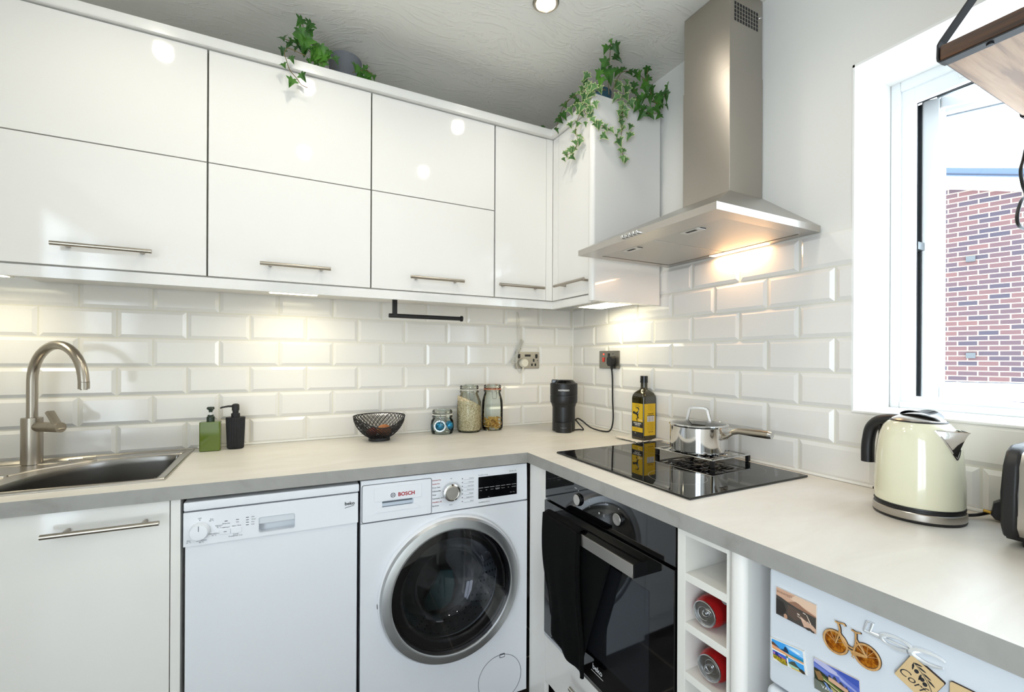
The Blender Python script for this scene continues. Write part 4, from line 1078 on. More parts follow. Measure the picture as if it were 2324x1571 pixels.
# wire bowl with two fruits
t = thing('wire_fruit_bowl', 'black wire mesh bowl with a dipped front rim holding two brown fruits', 'bowl', (-1.052, -.118, ZW))
def bowl_pt(a, v):
    # a angle, v 0 foot .. 1 rim ; the front (-Y) rim dips
    dip = max(0, -math.sin(a)) ** 2.2
    top = .101 - .040 * dip
    z = .012 + (top - .012) * v
    hf = (z - .012) / .089
    r = .040 + .060 * math.sin(min(1, hf) * PI / 2) ** .75
    return Vector((r * math.cos(a) * 1.03, r * math.sin(a) * .98, z))
def lattice(mb, f, na, nv, r):
    for s in (1, -1):
        for i in range(na):
            pts = [f(2 * PI * (i + s * k * .5) / na, k / nv) for k in range(nv + 1)]
            mb.tube(pts, r, 4, caps=False)
mb = MB(); lattice(mb, bowl_pt, 36, 9, .00115); obj('mesh', mb, M_blackm, t, local=True)
def inner_pt(a, v):
    p = bowl_pt(a, v); k = .86 if v < .99 else .985
    dip = max(0, -math.sin(a)) ** 2.2
    return Vector((p.x * (.80 + .19 * v), p.y * (.80 + .19 * v), .020 + (p.z - .020) * 1.0))
mb = MB(); lattice(mb, inner_pt, 32, 8, .0010); obj('inner_mesh', mb, M_blackm, t, local=True)
mb = MB(); mb.tube([bowl_pt(2 * PI * i / 64, 1) for i in range(64)], .0022, 8, closed=True); mb.tube([bowl_pt(2 * PI * i / 48, .0) for i in range(48)], .0022, 6, closed=True); mb.lathe([(.0415, .012), (.043, .006), (.0435, .0005), (.041, .0005), (.041, .008), (.0001, .010)], seg=48); obj('rim', mb, M_blackm, t, local=True)
M_fr1 = mat('brown fruit skin', '9a5a2c', .5); noise_ramp(M_fr1, [(.35, '7a4020'), (.6, 'b0703a')], 40, 3); M_fr2 = mat('red fruit skin', '7a1f16', .4)
mb = MB(); mb.ball((-1.035, -.130, .9415), .026, 24, sc=(1.15, 1.0, .95)); mb.cyl((-1.030, -.138, .964), (-1.029, -.140, .9685), .0014, seg=6); single('fruit', mb, M_fr1, 'larger orange-brown fruit in the wire bowl', 'fruit', 'fruits in the wire bowl')
mb = MB(); mb.ball((-1.080, -.120, .936), .021, 24, sc=(1.05, 1.0, .9)); mb.cyl((-1.080, -.124, .954), (-1.080, -.125, .958), .0012, seg=6); single('fruit', mb, M_fr2, 'smaller dark red fruit in the wire bowl', 'fruit', 'fruits in the wire bowl')

# clip-top jars
def jar(x, y, r, h, rn, sealm, label, clipa, tall):
    t = thing('storage_jar', label, 'jar', (x, y, ZW), 0, 'clip-top glass jars')
    zs = h - .040
    if tall: pr = [(.0001, .004), (r * .86, .003), (r * .97, .008), (r, .022), (r, zs * .60), (r * .97, zs * .78), (rn * 1.06, zs * .96), (rn, zs), (rn, zs + .006)]
    else: pr = [(.0001, .004), (r * .82, .003), (r * .95, .010), (r, .026), (r * 1.0, zs * .60), (r * .95, zs * .85), (rn * 1.02, zs), (rn, zs + .006)]
    mb = MB(); mb.lathe(pr, seg=48); mb.tube([(p[0], p[1], .004) for p in circ(0, 0, r * .84, 40)], .003, 8, closed=True); mb.lathe([(rn, zs + .002), (rn + .004, zs + .004), (rn + .004, zs + .012), (rn, zs + .014)], seg=48); obj('body', mb, M_glass, t, local=True)
    mb = MB(); mb.lathe([(rn + .001, zs + .014), (rn + .0055, zs + .015), (rn + .0055, zs + .018), (rn + .001, zs + .019)], seg=48); obj('seal', mb, sealm, t, local=True)
    mb = MB(); mb.lathe([(rn, zs + .019), (rn + .003, zs + .021), (rn + .003, zs + .034), (rn - .001, zs + .038), (rn * .8, zs + .0375), (rn * .75, zs + .034), (.0001, zs + .0335)], seg=48); obj('lid', mb, M_glass, t, local=True)
    mb = MB()
    mb.tube([(p[0], p[1], zs + .008) for p in circ(0, 0, rn + .0048, 40)], .0012, 6, closed=True)
    mb.tube([(p[0], p[1], zs + .029) for p in circ(0, 0, rn + .0038, 40)], .0012, 6, closed=True)
    MC = Matrix.Rotation(clipa, 4, 'Z')
    R = rn + .006
    for s in (-1, 1):
        mb.tube([(R - .002, s * .013, zs + .029), (R + .003, s * .012, zs + .018), (R + .004, s * .010, zs + .002), (R + .002, s * .0095, zs - .006), (R + .001, s * .012, zs + .004), (R, s * .015, zs + .008)], .0012, 6, sub=4, M=MC)
    mb.tube([(R + .003, -.012, zs + .016), (R + .006, -.011, zs - .010), (R + .006, -.0075, zs - .026), (R + .006, .0075, zs - .026), (R + .006, .011, zs - .010), (R + .003, .012, zs + .016)], .0012, 6, M=MC)
    obj('clip', mb, M_wire, t, local=True)
    return t
CA = math.radians(-103)
jar(-.765, -.072, .052, .110, .041, M_sealw, 'small squat clip-top glass jar with blue coffee capsules', CA, False)
jar(-.634, -.072, .057, .218, .040, M_sealw, 'tall clip-top glass jar half full of rolled oats', CA + .1, True)
jar(-.513, -.068, .051, .218, .038, M_sealo, 'clip-top glass jar with orange seal and a little pasta', CA, True)
# oats: heaped fill with flakes on the surface
random.seed(11)
def fill(x, y, r, top, slope, n, flake, name, m, label, cat):
    mb = MB(); seg = 40; V = []; F = []
    pr = [(.0001, .006), (r * .84, .006), (r * .95, .012), (r * .97, .024)]
    k = 5
    ring_n = []
    for rr, z in pr:
        for i in range(seg):
            a = 2 * PI * i / seg; V.append((rr * math.cos(a), rr * math.sin(a), z))
    def th(px, py): return top + slope * (-px) / r * .5 + .004 * noise.noise(Vector((px * 60, py * 60, 1)))
    for f_ in (.97, .7, .4, .0001):
        for i in range(seg):
            a = 2 * PI * i / seg; px, py = r * f_ * math.cos(a), r * f_ * math.sin(a)
            V.append((px, py, th(px, py)))
    rows = len(pr) + 4
    for q in range(rows - 1):
        for i in range(seg): F.append((q * seg + i, q * seg + (i + 1) % seg, (q + 1) * seg + (i + 1) % seg, (q + 1) * seg + i))
    mb.raw(V, F)
    for i in range(n):
        side = random.random() < .8
        a = random.uniform(0, 2 * PI)
        if side:
            zz = random.uniform(.012, 1.0); px, py = r * .965 * math.cos(a), r * .965 * math.sin(a); z = .012 + (th(px, py) - .010) * zz
        else:
            q = math.sqrt(random.random()) * r * .93; px, py = q * math.cos(a), q * math.sin(a); z = th(px, py) + .001
        MF = Matrix.Translation((px, py, z)) @ Matrix.Rotation(random.uniform(0, 6), 4, 'Z') @ Matrix.Rotation(random.uniform(0, 3), 4, 'X')
        flake(mb, MF)
    mb.V = [v + Vector((x, y, ZW)) for v in mb.V]
    o = single(name, mb, m, label, cat, angle=60); o['kind'] = 'stuff'
def oat(mb, M):
    s = random.uniform(.7, 1.2); mb.prism([(.0032 * s * math.cos(k), .0024 * s * math.sin(k)) for k in (0, 1.05, 2.1, 3.14, 4.2, 5.2)], -.0005, .0005, M=M)
def penne(mb, M):
    mb.cyl((-.010, 0, 0), (.010, 0, 0), .0033, seg=8, M=M)
fill(-.634, -.072, .0545, .140, .055, 1500, oat, 'rolled_oats', M_oats, 'heap of pale rolled oats inside the tall glass jar', 'oats')
mb = MB()
for i in range(95):
    a, q, z = random.uniform(0, 2 * PI), math.sqrt(random.random()) * .036, random.uniform(.010, .056)
    MF = Matrix.Translation((-.513 + q * math.cos(a), -.068 + q * math.sin(a), ZW + z)) @ Matrix.Rotation(random.uniform(0, 6), 4, 'Z') @ Matrix.Rotation(random.uniform(-.7, .7), 4, 'Y')
    penne(mb, MF)
o = single('dried_pasta', mb, M_pasta, 'low pile of dried pasta tubes inside the orange-sealed jar', 'pasta'); o['kind'] = 'stuff'
# coffee capsules
def capsule(x, y, z, rz, tilt, label):
    t = thing('coffee_capsule', label, 'coffee capsule', (x, y, z), 0, 'blue coffee capsules in the small jar')
    MC = Matrix.Translation((x, y, z)) @ Matrix.Rotation(rz, 4, 'Z') @ Matrix.Rotation(tilt, 4, 'Y')
    mb = MB(); mb.lathe([(.0195, .001), (.0205, .008), (.0195, .016), (.0150, .023), (.008, .0265), (.0001, .0275)], seg=32, M=MC); obj('dome', mb, M_capblue, t)
    mb = MB(); mb.lathe([(.0001, .0), (.0195, .0), (.0262, -.0005), (.0268, .0005), (.0262, .0013), (.0195, .0012)], seg=36, M=MC)
    for k in range(24):
        a = 2 * PI * k / 24; mb.box(.0222, .0256, -.0012, .0012, .0013, .0016, mat=1, M=MC @ Matrix.Rotation(a, 4, 'Z'))
    obj('foil_rim', mb, [M_foil, M_inkk], t)
capsule(-.779, -.082, ZW + .034, math.radians(-112), math.radians(78), 'blue coffee capsule facing outward on the left in the small jar')
capsule(-.741, -.080, ZW + .032, math.radians(-30), math.radians(62), 'blue coffee capsule lying on its side, right in the small jar')

# coffee machine
cm = thing('coffee_machine', 'black pod coffee machine standing in the corner of the worktop', 'coffee machine', (-.222, -.246, ZW), math.radians(-33.8))
mb = MB(); mb.prism(circ(0, .012, .054, 40, .060), .0008, .135, .003); mb.lathe([(.055, .115), (.060, .132)], (0, .006, 0), 40); obj('body', mb, M_black, cm, local=True)
mb = MB(); mb.lathe([(.0001, .128), (.058, .129), (.0635, .136), (.0645, .150), (.0645, .1675), (.063, .169), (.063, .1705), (.0645, .172), (.0645, .222), (.062, .226), (.055, .2275)], seg=56); mb.lathe([(.018, .128), (.013, .118), (.0001, .117)], (0, -.022, 0), 20); obj('brew_head', mb, M_black, cm, local=True)
mb = MB(); mb.lathe([(.055, .2268), (.052, .229), (.040, .2405), (.034, .242), (.0001, .242)], (0.004, 0, 0), 40); mb.box(-.058, -.026, -.02, .035, .222, .2425, .004); obj('lid', mb, M_blackg, cm, local=True)
mb = MB(); mb.prism([(.038 * math.cos(a), -.045 + .030 * math.sin(a)) for a in [PI + PI * k / 20 for k in range(21)]] + [(.038, -.03), (-.038, -.03)], .0006, .046, .003); obj('drip_tray', mb, M_black, cm, local=True)
mb = MB()
def wrapm(R, cy=0.0):
    def f(v):
        a = -PI / 2 + v.x / R
        return Vector((R * math.cos(a), cy + R * math.sin(a), v.y))
    return f
mb.text('NESPRESSO', .0105, Matrix.Translation((0, 0, .195)), 0, bend=wrapm(.0649), bold=.0003)
mb.text('magimix', .009, Matrix.Translation((0, 0, .024)), 1, bend=wrapm(.0385, -.0375))
obj('lettering', mb, [M_white_mark, mat('grey mark', '77777a', .5)], cm, local=True)
pg = Vector((-.0125, -.345, 1.225))
mb = MB(); W_ = [( -.18, -.285, .903), (-.145, -.27, .9045), (-.12, -.30, .905), (-.115, -.345, .9095)]
mb.tube([(-.185, -.262, .93), (-.158, -.262, .955), (-.14, -.275, .948), (-.11, -.315, .915), (-.075, -.37, .9045), (-.045, -.375, .912), (-.024, -.366, .96), (-.016, -.352, 1.05), (-.0135, -.347, 1.15), (-.018, -.346, 1.195)], .0035, 8, sub=6); mb.tube([(-.18, -.275, .905), (-.15, -.275, .905), (-.135, -.285, .905), (-.15, -.27, .93), (-.165, -.262, .95)], .0032, 8, sub=5); obj('power_cord', mb, M_cord, cm)
mb = MB(); mb.prism([(-.020, -.012), (-.011, -.024), (.011, -.024), (.020, -.012), (.020, .014), (.012, .023), (-.012, .023), (-.020, .014)], .008, .034, .004, M=FR(0, -.346, 1.231)); mb.cyl((-.018, -.346, 1.208), (-.017, -.346, 1.190), .0075, .004, seg=14); obj('plug', mb, M_black, cm)

# sockets -----------------------------------------------------------------------
t = thing('wall_socket', 'steel double wall socket with white plug in its left outlet', 'socket', (-.289, -.004, 1.19))
M = FB(-.289, -.0026, 1.2325)
mb = MB(); mb.prism(rrect(-.0705, .0705, -.043, .043, .003, 3), 0, .006, .0015, M=M); obj('plate', mb, mat('steel socket plate', 'b6b0a4', .3, .9), t)
mb = MB()
for u in (-.049, .053): mb.prism([(u - .0055, .010), (u + .0055, .010), (u + .0068, .020), (u + .0068, .032), (u - .0068, .032), (u - .0068, .020)], .006, .0085, .0008, M=M)
mb.prism(rrect(-.015, .0185, .019, .030, .001, 2), .006, .0072, M=M)
for u, v in ((.037, .000), (.027, -.023), (.0475, -.023)): mb.prism(rrect(u - .0045, u + .0045, v - .0075 if u == .037 else v - .0065, v + .0075 if u == .037 else v + .0065, .002, 3), .006, .0068, M=M)
obj('switches', mb, M_black, t)
mb = MB()
for u in (-.0585, .059): mb.cyl((u, 0, .006), (u, 0, .0072), .0035, seg=14, M=M)
obj('screw', mb, M_chrome, t)
t = thing('plug', 'white round plug with coiled white flex running up to the wall cabinet', 'plug', (-.31, -.02, 1.2))
mb = MB(); mb.lathe([(.0001, .0345), (.018, .034), (.0215, .030), (.0225, .022), (.0225, .0068)], seg=32, M=M @ Matrix.Translation((-.028, -.013, 0))); mb.cyl((-.028, -.034, .014), (-.030, -.046, .014), .006, .0045, seg=12, M=M); mb.cyl((-.030, -.046, .014), (-.031, -.056, .014), .0048, .003, seg=12, M=M); obj('plug_body', mb, mat('ivory plastic', 'e2dccb', .4), t)
mb = MB()
def fl(P, r=.0016, sub=5, closed=False): mb.tube([(-.289 + u, -.016 - d, 1.2325 + v) for u, v, d in P], r, 6, sub=sub, closed=closed)
fl([(-.031, -.056, 0), (-.038, -.066, 0), (-.052, -.064, 0), (-.062, -.045, .002), (-.068, -.015, .004), (-.072, .02, .004), (-.066, .045, .002), (-.058, .075, 0), (-.05, .11, 0), (-.054, .155, 0), (-.056, .215, .0), (-.056, .245, -.01)])
fl([(-.062, .10, 0), (-.066, .155, 0), (-.066, .225, 0), (-.064, .246, -.01)])
for k in range(4):
    d = .003 * (k - 1.5); s_ = .7 + .12 * k
    fl([(-.060, .052, d), (-.052 + .004 * k, .088, d + .003), (-.038 + .002 * k, .108 - .003 * k, d), (-.040 + .003 * k, .090, d - .003), (-.056, .055, d), (-.068, .030, d), (-.092 + .006 * k, .004 + .004 * k, d), (-.098 + .007 * k, -.014 + .004 * k, d + .002), (-.080 + .004 * k, -.020 + .004 * k, d), (-.066, .006, d)], closed=True)
for k in range(6):
    c = Vector((-.069 + .0035 * k, .027 + .007 * k, 0)); q = []
    for a in range(10): q.append((c.x + .0085 * math.cos(2 * PI * a / 10) * .95, c.y + .0028 * math.sin(2 * PI * a / 10) + .004 * math.cos(2 * PI * a / 10) * -.8, .008 * math.sin(2 * PI * a / 10)))
    fl(q, .0017, 2, True)
obj('flex', mb, M_cordw, t)
mb = MB(); mb.tube([(-.375 + x, -.10 + y, 1.4845) for x, y in ((0, 0), (.015, .01), (.03, .006), (.045, .016), (.055, .004), (.04, -.006), (.02, -.002), (.06, .012))], .0016, 6, sub=4); obj('clipped_flex', mb, M_cordw, t)
t = thing('wall_socket', 'dark steel switched wall socket with red rocker, black plug in it', 'socket', (-.004, -.314, 1.19))
M = FR(-.0026, -.314, 1.2385)
mb = MB(); mb.prism(rrect(-.0735, .0735, -.0425, .0425, .003, 3), 0, .006, .0015, M=M); obj('plate', mb, mat('dark steel socket plate', '8f8a80', .3, .9), t)
mb = MB(); mb.prism([(-.044, -.012), (-.034, -.012), (-.031, 0), (-.031, .011), (-.047, .011), (-.047, 0)], .006, .0095, .001, M=M); obj('rocker', mb, mat('red rocker', 'd03a2c', .35), t)
mb = MB(); mb.cyl((-.039, .026, .006), (-.039, .026, .008), .004, seg=14, M=M); obj('neon', mb, M_neon, t)
mb = MB(); mb.prism([(-.004, .004), (.004, .004), (.006, .014), (.006, .030), (-.006, .030), (-.006, .014)], .006, .009, .0008, M=M); mb.prism([(.028, .026), (.033, .026), (.033, .030), (.028, .030)], .006, .0065, M=M); obj('switch', mb, M_black, t)

# oil bottle on a paper napkin -----------------------------------------------------
mb = MB(); V = []; F = []; n = 22
for j in range(n + 1):
    for i in range(n + 1):
        u, v = i / n - .5, j / n - .5
        ed = max(abs(u), abs(v)) * 2
        z = .0008 + max(0, ed - .62) ** 1.5 * (.020 + .020 * noise.noise(Vector((u * 6, v * 6, 3)))) + (.006 * abs(noise.noise(Vector((u * 9, v * 9, 7)))) if ed > .6 else 0)
        V.append((-.072 + u * .128 + .006 * noise.noise(Vector((v * 5, u, 1))), -.581 + v * .150 + .006 * noise.noise(Vector((u * 5, v, 2))), .9005 + z))
for j in range(n):
    for i in range(n): a = j * (n + 1) + i; F.append((a, a + 1, a + n + 2, a + n + 1))
mb.raw(V, F); nap = single('paper_napkin', mb, M_paper, 'crumpled white paper napkin under the olive oil bottle', 'napkin'); so = nap.modifiers.new('Solidify', 'SOLIDIFY'); so.thickness = .0008; so.offset = 1
bx, by, bs = -.038, -.583, .0375
BZ = .9022
t = thing('oil_bottle', 'square dark olive oil bottle with yellow label standing on a white napkin', 'bottle', (bx, by, BZ))
mb = MB()
V = []; F = []; n = 32
def sq(r, s, z, sh):
    P = rrect(-s, s, -s, s, max(.001, s * sh), 7); return [(bx + p[0], by + p[1], BZ + z) for p in P]
lv = [(.0365, .0005, .25), (.0375, .003, .22), (.0375, .174, .22), (.0370, .186, .35), (.034, .196, .55), (.027, .204, .8), (.019, .210, .98), (.0155, .216, 1), (.0145, .222, 1), (.0145, .243, 1)]
m_ = None
for s_, z, sh in lv:
    L_ = sq(0, s_, z, min(.999, sh)); m_ = len(L_); V += L_
for k in range(len(lv) - 1):
    for i in range(m_): F.append((k * m_ + i, k * m_ + (i + 1) % m_, (k + 1) * m_ + (i + 1) % m_, (k + 1) * m_ + i))
F.append(tuple(range(m_))[::-1]); mb.raw(V, F); obj('bottle', mb, M_oil, t)
mb = MB(); mb.cyl((bx, by, BZ + .240), (bx, by, BZ + .2685), .0158, seg=28); mb.cyl((bx, by, BZ + .2400), (bx, by, BZ + .246), .0164, seg=28); obj('cap', mb, M_blackg, t)
MF_ = FR(bx - bs - .0002, by, BZ); MS_ = Matrix.Translation((bx, by - bs - .0002, BZ)) @ Matrix(((1, 0, 0, 0), (0, 0, -1, 0), (0, 1, 0, 0), (0, 0, 0, 1)))
mb = MB()
mb.prism([(-.0295, .020), (.0335, .020), (.0335, .153), (-.0295, .153)], 0, .0004, M=MF_); mb.prism([(-.0335, .020), (.0275, .020), (.0275, .153), (-.0335, .153)], 0, .0004, M=MS_)
mb.prism([(-.0295, .052), (.0335, .052), (.0335, .076), (-.0295, .076)], .0004, .0006, mat=1, M=MF_); mb.prism([(-.0295, .010), (.0335, .010), (.0335, .033), (-.0295, .033)], 0, .0006, mat=1, M=MF_)
mb.prism([(-.018, .078), (.022, .078), (.022, .102), (-.018, .102)], .0004, .0006, mat=2, M=MS_); mb.prism([(-.018, .102), (.022, .102), (.022, .1045), (-.018, .1045)], .0004, .0006, mat=1, M=MS_)
obj('label', mb, [M_yellow, M_inkk, mat('pale print', 'c9c4c0', .5)], t)
mb = MB(); LM = MF_ @ Matrix.Translation((.002, 0, .0007))
mb.text('TERRA\nDELYSSA', .0062, LM @ Matrix.Translation((0, .1425, 0)), 0, space=1.3)
B = [(-.030, .118), (-.018, .117), (-.008, .113), (-.004, .116), (.004, .120), (.006, .127), (.002, .132), (-.006, .1325), (-.013, .1305), (-.006, .136), (.004, .1365), (.011, .132), (.013, .124), (.010, .114), (.006, .106), (.005, .100), (.010, .092), (.004, .089), (-.008, .088), (-.002, .0905), (.002, .094), (-.0005, .099), (-.0005, .076), (-.0025, .076), (-.003, .102), (-.012, .106), (-.030, .108)]
Vv = [Vector((p[0] * .9, p[1], 0)) for p in B]
mb.raw([tuple(v) for v in Vv], [tuple(q) for q in tessellate_polygon([Vv])], 0, LM, False)
mb.prism(circ(.012, .1405, .0012, 10), 0, .0002, M=LM)
mb.tube([(.003, .110, .0002), (.0085, .118, .0002), (.0095, .126, .0002)], .0011, 5, mat=1, M=LM)
mb.text('EXTRA VIRGIN\nOLIVE OIL', .0068, LM @ Matrix.Translation((0, .0655, .0001)), 1, bold=.0003); mb.text('COLD PRESSED - PREMIUM', .0028, LM @ Matrix.Translation((0, .0545, .0001)), 1)
mb.text('EXTRA', .008, LM @ Matrix.Translation((.019, .083, 0)), 1); mb.text('First cold press\n100 % pure', .004, LM @ Matrix.Translation((-.008, .0425, 0)), 0); mb.text('1 litre', .004, LM @ Matrix.Translation((-.012, .027, .0001)), 1, bold=.0002)
LS = MS_ @ Matrix.Translation((0, 0, .0007))
for k in range(8): mb.text('extra virgin olive oil cold', .0030, LS @ Matrix.Translation((.002, .149 - k * .0036, 0)), 2)
for k in range(5): mb.text('nutrition       100 ml', .0032, LS @ Matrix.Translation((.002, .0985 - k * .0042, 0)), 0)
for k in range(9): mb.text('store in a cool dark place', .0030, LS @ Matrix.Translation((.002, .073 - k * .0038, 0)), 2)
mb.prism([(-.016, .117), (-.012, .113), (.012, .113), (.018, .117), (.015, .108), (-.012, .108)], 0, .0002, mat=2, M=LS)
for u in (-.007, .003, .012): mb.prism(circ(u, .035, .0022, 10), 0, .0002, mat=0, M=LS)
obj('lettering', mb, [M_inkk, mat('white label print', 'eeeade', .5), M_gold], t)

# hob ------------------------------------------------------------------------------
t = thing('induction_hob', 'black glass hob set into the worktop above the oven', 'hob', (-.28, -.958, .9))
hx0, hx1, hy0, hy1 = -.527, -.040, -.658, -1.2565
mb = MB(); mb.prism(rrect(hx0, hx1, hy1, hy0, .003, 3), .9004, .9062, .0022); obj('glass', mb, M_hob, t)
mb = MB()
def zone(x, y, r):
    P = []; Q = []
    for i in range(64):
        a = 2 * PI * i / 64; P.append((x + r * math.cos(a), y + r * math.sin(a), .90625)); Q.append((x + (r - .0007) * math.cos(a), y + (r - .0007) * math.sin(a), .90625))
    mb.raw(P + Q, [(i, (i + 1) % 64, 64 + (i + 1) % 64, 64 + i)[::-1] for i in range(64)], 0, None, False)
for x, y, r in ((-.385, -.80, .09), (-.40, -1.10, .08), (-.16, -.80, .08), (-.16, -1.10, .09)): zone(x, y, r)
for i in range(5): mb.raw([(-.505, -.86 - .04 * i, .90625), (-.505, -.868 - .04 * i, .90625), (-.503, -.868 - .04 * i, .90625), (-.503, -.86 - .04 * i, .90625)], [(0, 1, 2, 3)], 0, None, False)
obj('cooking_zone_print', mb, mat('hob print', '8a8a88', .4), t)

# trivet ----------------------------------------------------------------------------
t = thing('trivet', 'square chrome leaf-pattern trivet on black feet under the saucepan', 'trivet', (-.137, -.961, .9063), math.radians(3))
tw_, tl = .098, .116
mb = MB()
for x0, x1, y0, y1 in ((-tw_, tw_, -tl, -tl + .010), (-tw_, tw_, tl - .010, tl), (-tw_, -tw_ + .010, -tl + .009, tl - .009), (tw_ - .010, tw_, -tl + .009, tl - .009)): mb.box(x0, x1, y0, y1, .0215, .0245, .0008)
random.seed(5)
for i in range(62):
    x, y = random.uniform(-tw_ + .018, tw_ - .018), random.uniform(-tl + .02, tl - .02)
    ML = Matrix.Translation((x, y, .0225)) @ Matrix.Rotation(random.uniform(0, PI), 4, 'Z') @ Matrix.Rotation(random.uniform(-.15, .15), 4, 'Y')
    mb.ball((0, 0, 0), 1, 10, M=ML, sc=(.019, .008, .0012))
for k in range(7):
    y = -tl + .02 + k * (2 * tl - .04) / 6; mb.tube([(-tw_ + .005, y, .0222), (0, y + random.uniform(-.02, .02), .0222), (tw_ - .005, y + random.uniform(-.02, .02), .0222)], .0014, 6, sub=4)
obj('grid', mb, M_chrome, t, local=True)
mb = MB()
for x in (-tw_ + .007, tw_ - .007):
    for y in (-tl + .007, tl - .007): mb.box(x - .006, x + .006, y - .006, y + .006, .0003, .0215, .002)
obj('foot', mb, M_black, t, local=True)

# saucepan ---------------------------------------------------------------------------
PX, PY, PZ_ = -.146, -.957, .9312
t = thing('saucepan', 'polished steel saucepan with glass lid on the trivet over the hob', 'saucepan', (PX, PY, PZ_))
mb = MB(); mb.lathe([(.0001, .0005), (.083, .0005), (.0895, .004), (.0915, .010), (.0915, .086), (.0935, .0895), (.0905, .0885), (.0895, .084), (.0895, .012), (.0001, .010)], seg=80); obj('pot', mb, M_chrome, t, local=True)
mb = MB(); mb.lathe([(.0945, .0895), (.0950, .0915), (.0930, .0945), (.0870, .0955), (.0855, .0935)], seg=72); mb.lathe([(.0910, .0895), (.0910, .084), (.0890, .084)], seg=72); lid = obj('lid_rim', mb, M_chrome, t, local=True)
mb = MB(); mb.lathe([(.0862, .0950), (.068, .0995), (.035, .1040), (.0001, .1055)], seg=56); obj('lid_glass', mb, thin_glass('smoky lid glass', '9a9a98', 1.5, boost=1.2), lid, local=True)
mb = MB(); A_ = math.radians(-58)
MLh = Matrix.Rotation(A_, 4, 'Z')
for k in range(1):
    P = [(-.038, 0, .1005), (-.033, 0, .120), (-.028, 0, .142), (-.020, 0, .146), (0, 0, .1475), (.020, 0, .146), (.028, 0, .142), (.033, 0, .120), (.038, 0, .1005)]
    for a in range(len(P) - 1):
        p, q = Vector(P[a]), Vector(P[a + 1]); d = (q - p).normalized(); nn = Vector((-d.z, 0, d.x)) * .0036
        Vb = [p + nn + Vector((0, -.008, 0)), p + nn + Vector((0, .008, 0)), p - nn + Vector((0, .008, 0)), p - nn + Vector((0, -.008, 0)), q + nn + Vector((0, -.008, 0)), q + nn + Vector((0, .008, 0)), q - nn + Vector((0, .008, 0)), q - nn + Vector((0, -.008, 0))]
        mb.raw(Vb, [(0, 1, 5, 4), (1, 2, 6, 5), (2, 3, 7, 6), (3, 0, 4, 7), (0, 3, 2, 1), (4, 5, 6, 7)], 0, MLh, False)
    for x in (-.038, .038): mb.cyl((x, 0, .0985), (x, 0, .102), .009, seg=16, M=MLh)
obj('lid_handle', mb, M_steel, lid, local=True)
hd = Vector((.10, -.99, 0)).normalized()
mb = MB(); base = hd * .092
mb.tube([base + Vector((0, 0, .064)), base + hd * .012 + Vector((0, 0, .066)), base + hd * .035 + Vector((0, 0, .082))], [.013, .010, .0095], 14, flat=.55)
mb.tube([base + hd * .03 + Vector((0, 0, .080)), base + hd * .05 + Vector((0, 0, .0865)), base + hd * .10 + Vector((0, 0, .0875)), base + hd * .142 + Vector((0, 0, .088))], [.009, .0105, .0125, .0130], 18, flat=.85)
mb.tube([base + hd * .142 + Vector((0, 0, .088)), base + hd * .152 + Vector((0, 0, .088))], [.0131, .0120], 18, flat=.85, mat=1)
sd_ = Vector((-hd.y, hd.x, 0))
for s_ in (-.011, .011): mb.ball(base + sd_ * s_ * 1.0 + Vector((0, 0, .060)) + hd * .001, .0042, 10, mat=1)
Mpl = Matrix.Translation(base + Vector((0, 0, .062))) @ Matrix.Rotation(math.atan2(hd.y, hd.x), 4, 'Z')
mb.box(-.003, .004, -.020, .020, -.011, .010, .003, M=Mpl)
obj('handle', mb, [M_steelb, M_alu], t, local=True)

# kettle ------------------------------------------------------------------------------
KX, KY = -.150, -1.552
kd = math.radians(-104)       # spout direction
t = thing('kettle', 'cream electric kettle with black handle on the worktop under the window', 'kettle', (KX, KY, ZW), kd)
# local +x = spout, -x = handle
mb = MB(); mb.lathe([(.0001, .0006), (.077, .0006), (.0785, .003), (.0785, .006)], seg=64, mat=1); mb.lathe([(.0785, .006), (.079, .008), (.0785, .020), (.077, .0215)], seg=64); mb.lathe([(.077, .0215), (.0755, .0225), (.0755, .0275), (.077, .0285), (.0765, .031), (.074, .0315)], seg=64, mat=1); obj('base', mb, [M_steel, M_black], t, local=True)
mb = MB(); prof = [(.0745, .031), (.0762, .034), (.0765, .050), (.0755, .090), (.0735, .130), (.0705, .160), (.0665, .180), (.0605, .196), (.0525, .2055), (.047, .209)]
mb.lathe(prof, seg=72); obj('body', mb, M_cream, t, local=True)
mb = MB(); mb.lathe([(.0475, .2088), (.045, .213), (.034, .2195), (.018, .223), (.0001, .224)], seg=48); mb.lathe([(.048, .2075), (.0495, .2095), (.0475, .2115)], seg=48, mat=1)
obj('lid', mb, [M_steel, M_black], t, local=True)
mb = MB()
for j in range(1):
    V = []; F = []; nu, nv = 16, 10
    for b in range(nv + 1):
        for a in range(nu + 1):
            u, v = a / nu * 2 - 1, b / nv * 2 - 1
            x, y = .006 + u * .040, v * .026 * math.sqrt(max(0, 1 - (u * .98) ** 2)) + 0
            z = .221 - .28 * (x * x + y * y) * 8 * .5 + .013 * (1 - u * u) * (.45 + .55 * abs(v) ** 1.5)
            V.append((x, y, z))
    for b in range(nv):
        for a in range(nu): q = b * (nu + 1) + a; F.append((q, q + 1, q + nu + 2, q + nu + 1))
    mb.raw(V, F)
obj('lid_grip', mb, M_blackg, t, local=True)
mb = MB()
mb.tube([(-.040, 0, .206), (-.062, 0, .2035), (-.086, 0, .196), (-.103, 0, .178), (-.110, 0, .150), (-.112, 0, .125), (-.112, 0, .094)], [.0125, .0135, .0135, .0132, .013, .0135, .0135], 18, sub=6, flat=1.0); mb.box(-.079, -.073, -.012, .012, .02, .19, .004)
mb.prism([(-.092, -.010), (-.076, -.010), (-.076, .010), (-.092, .010)], .032, .039, .002)
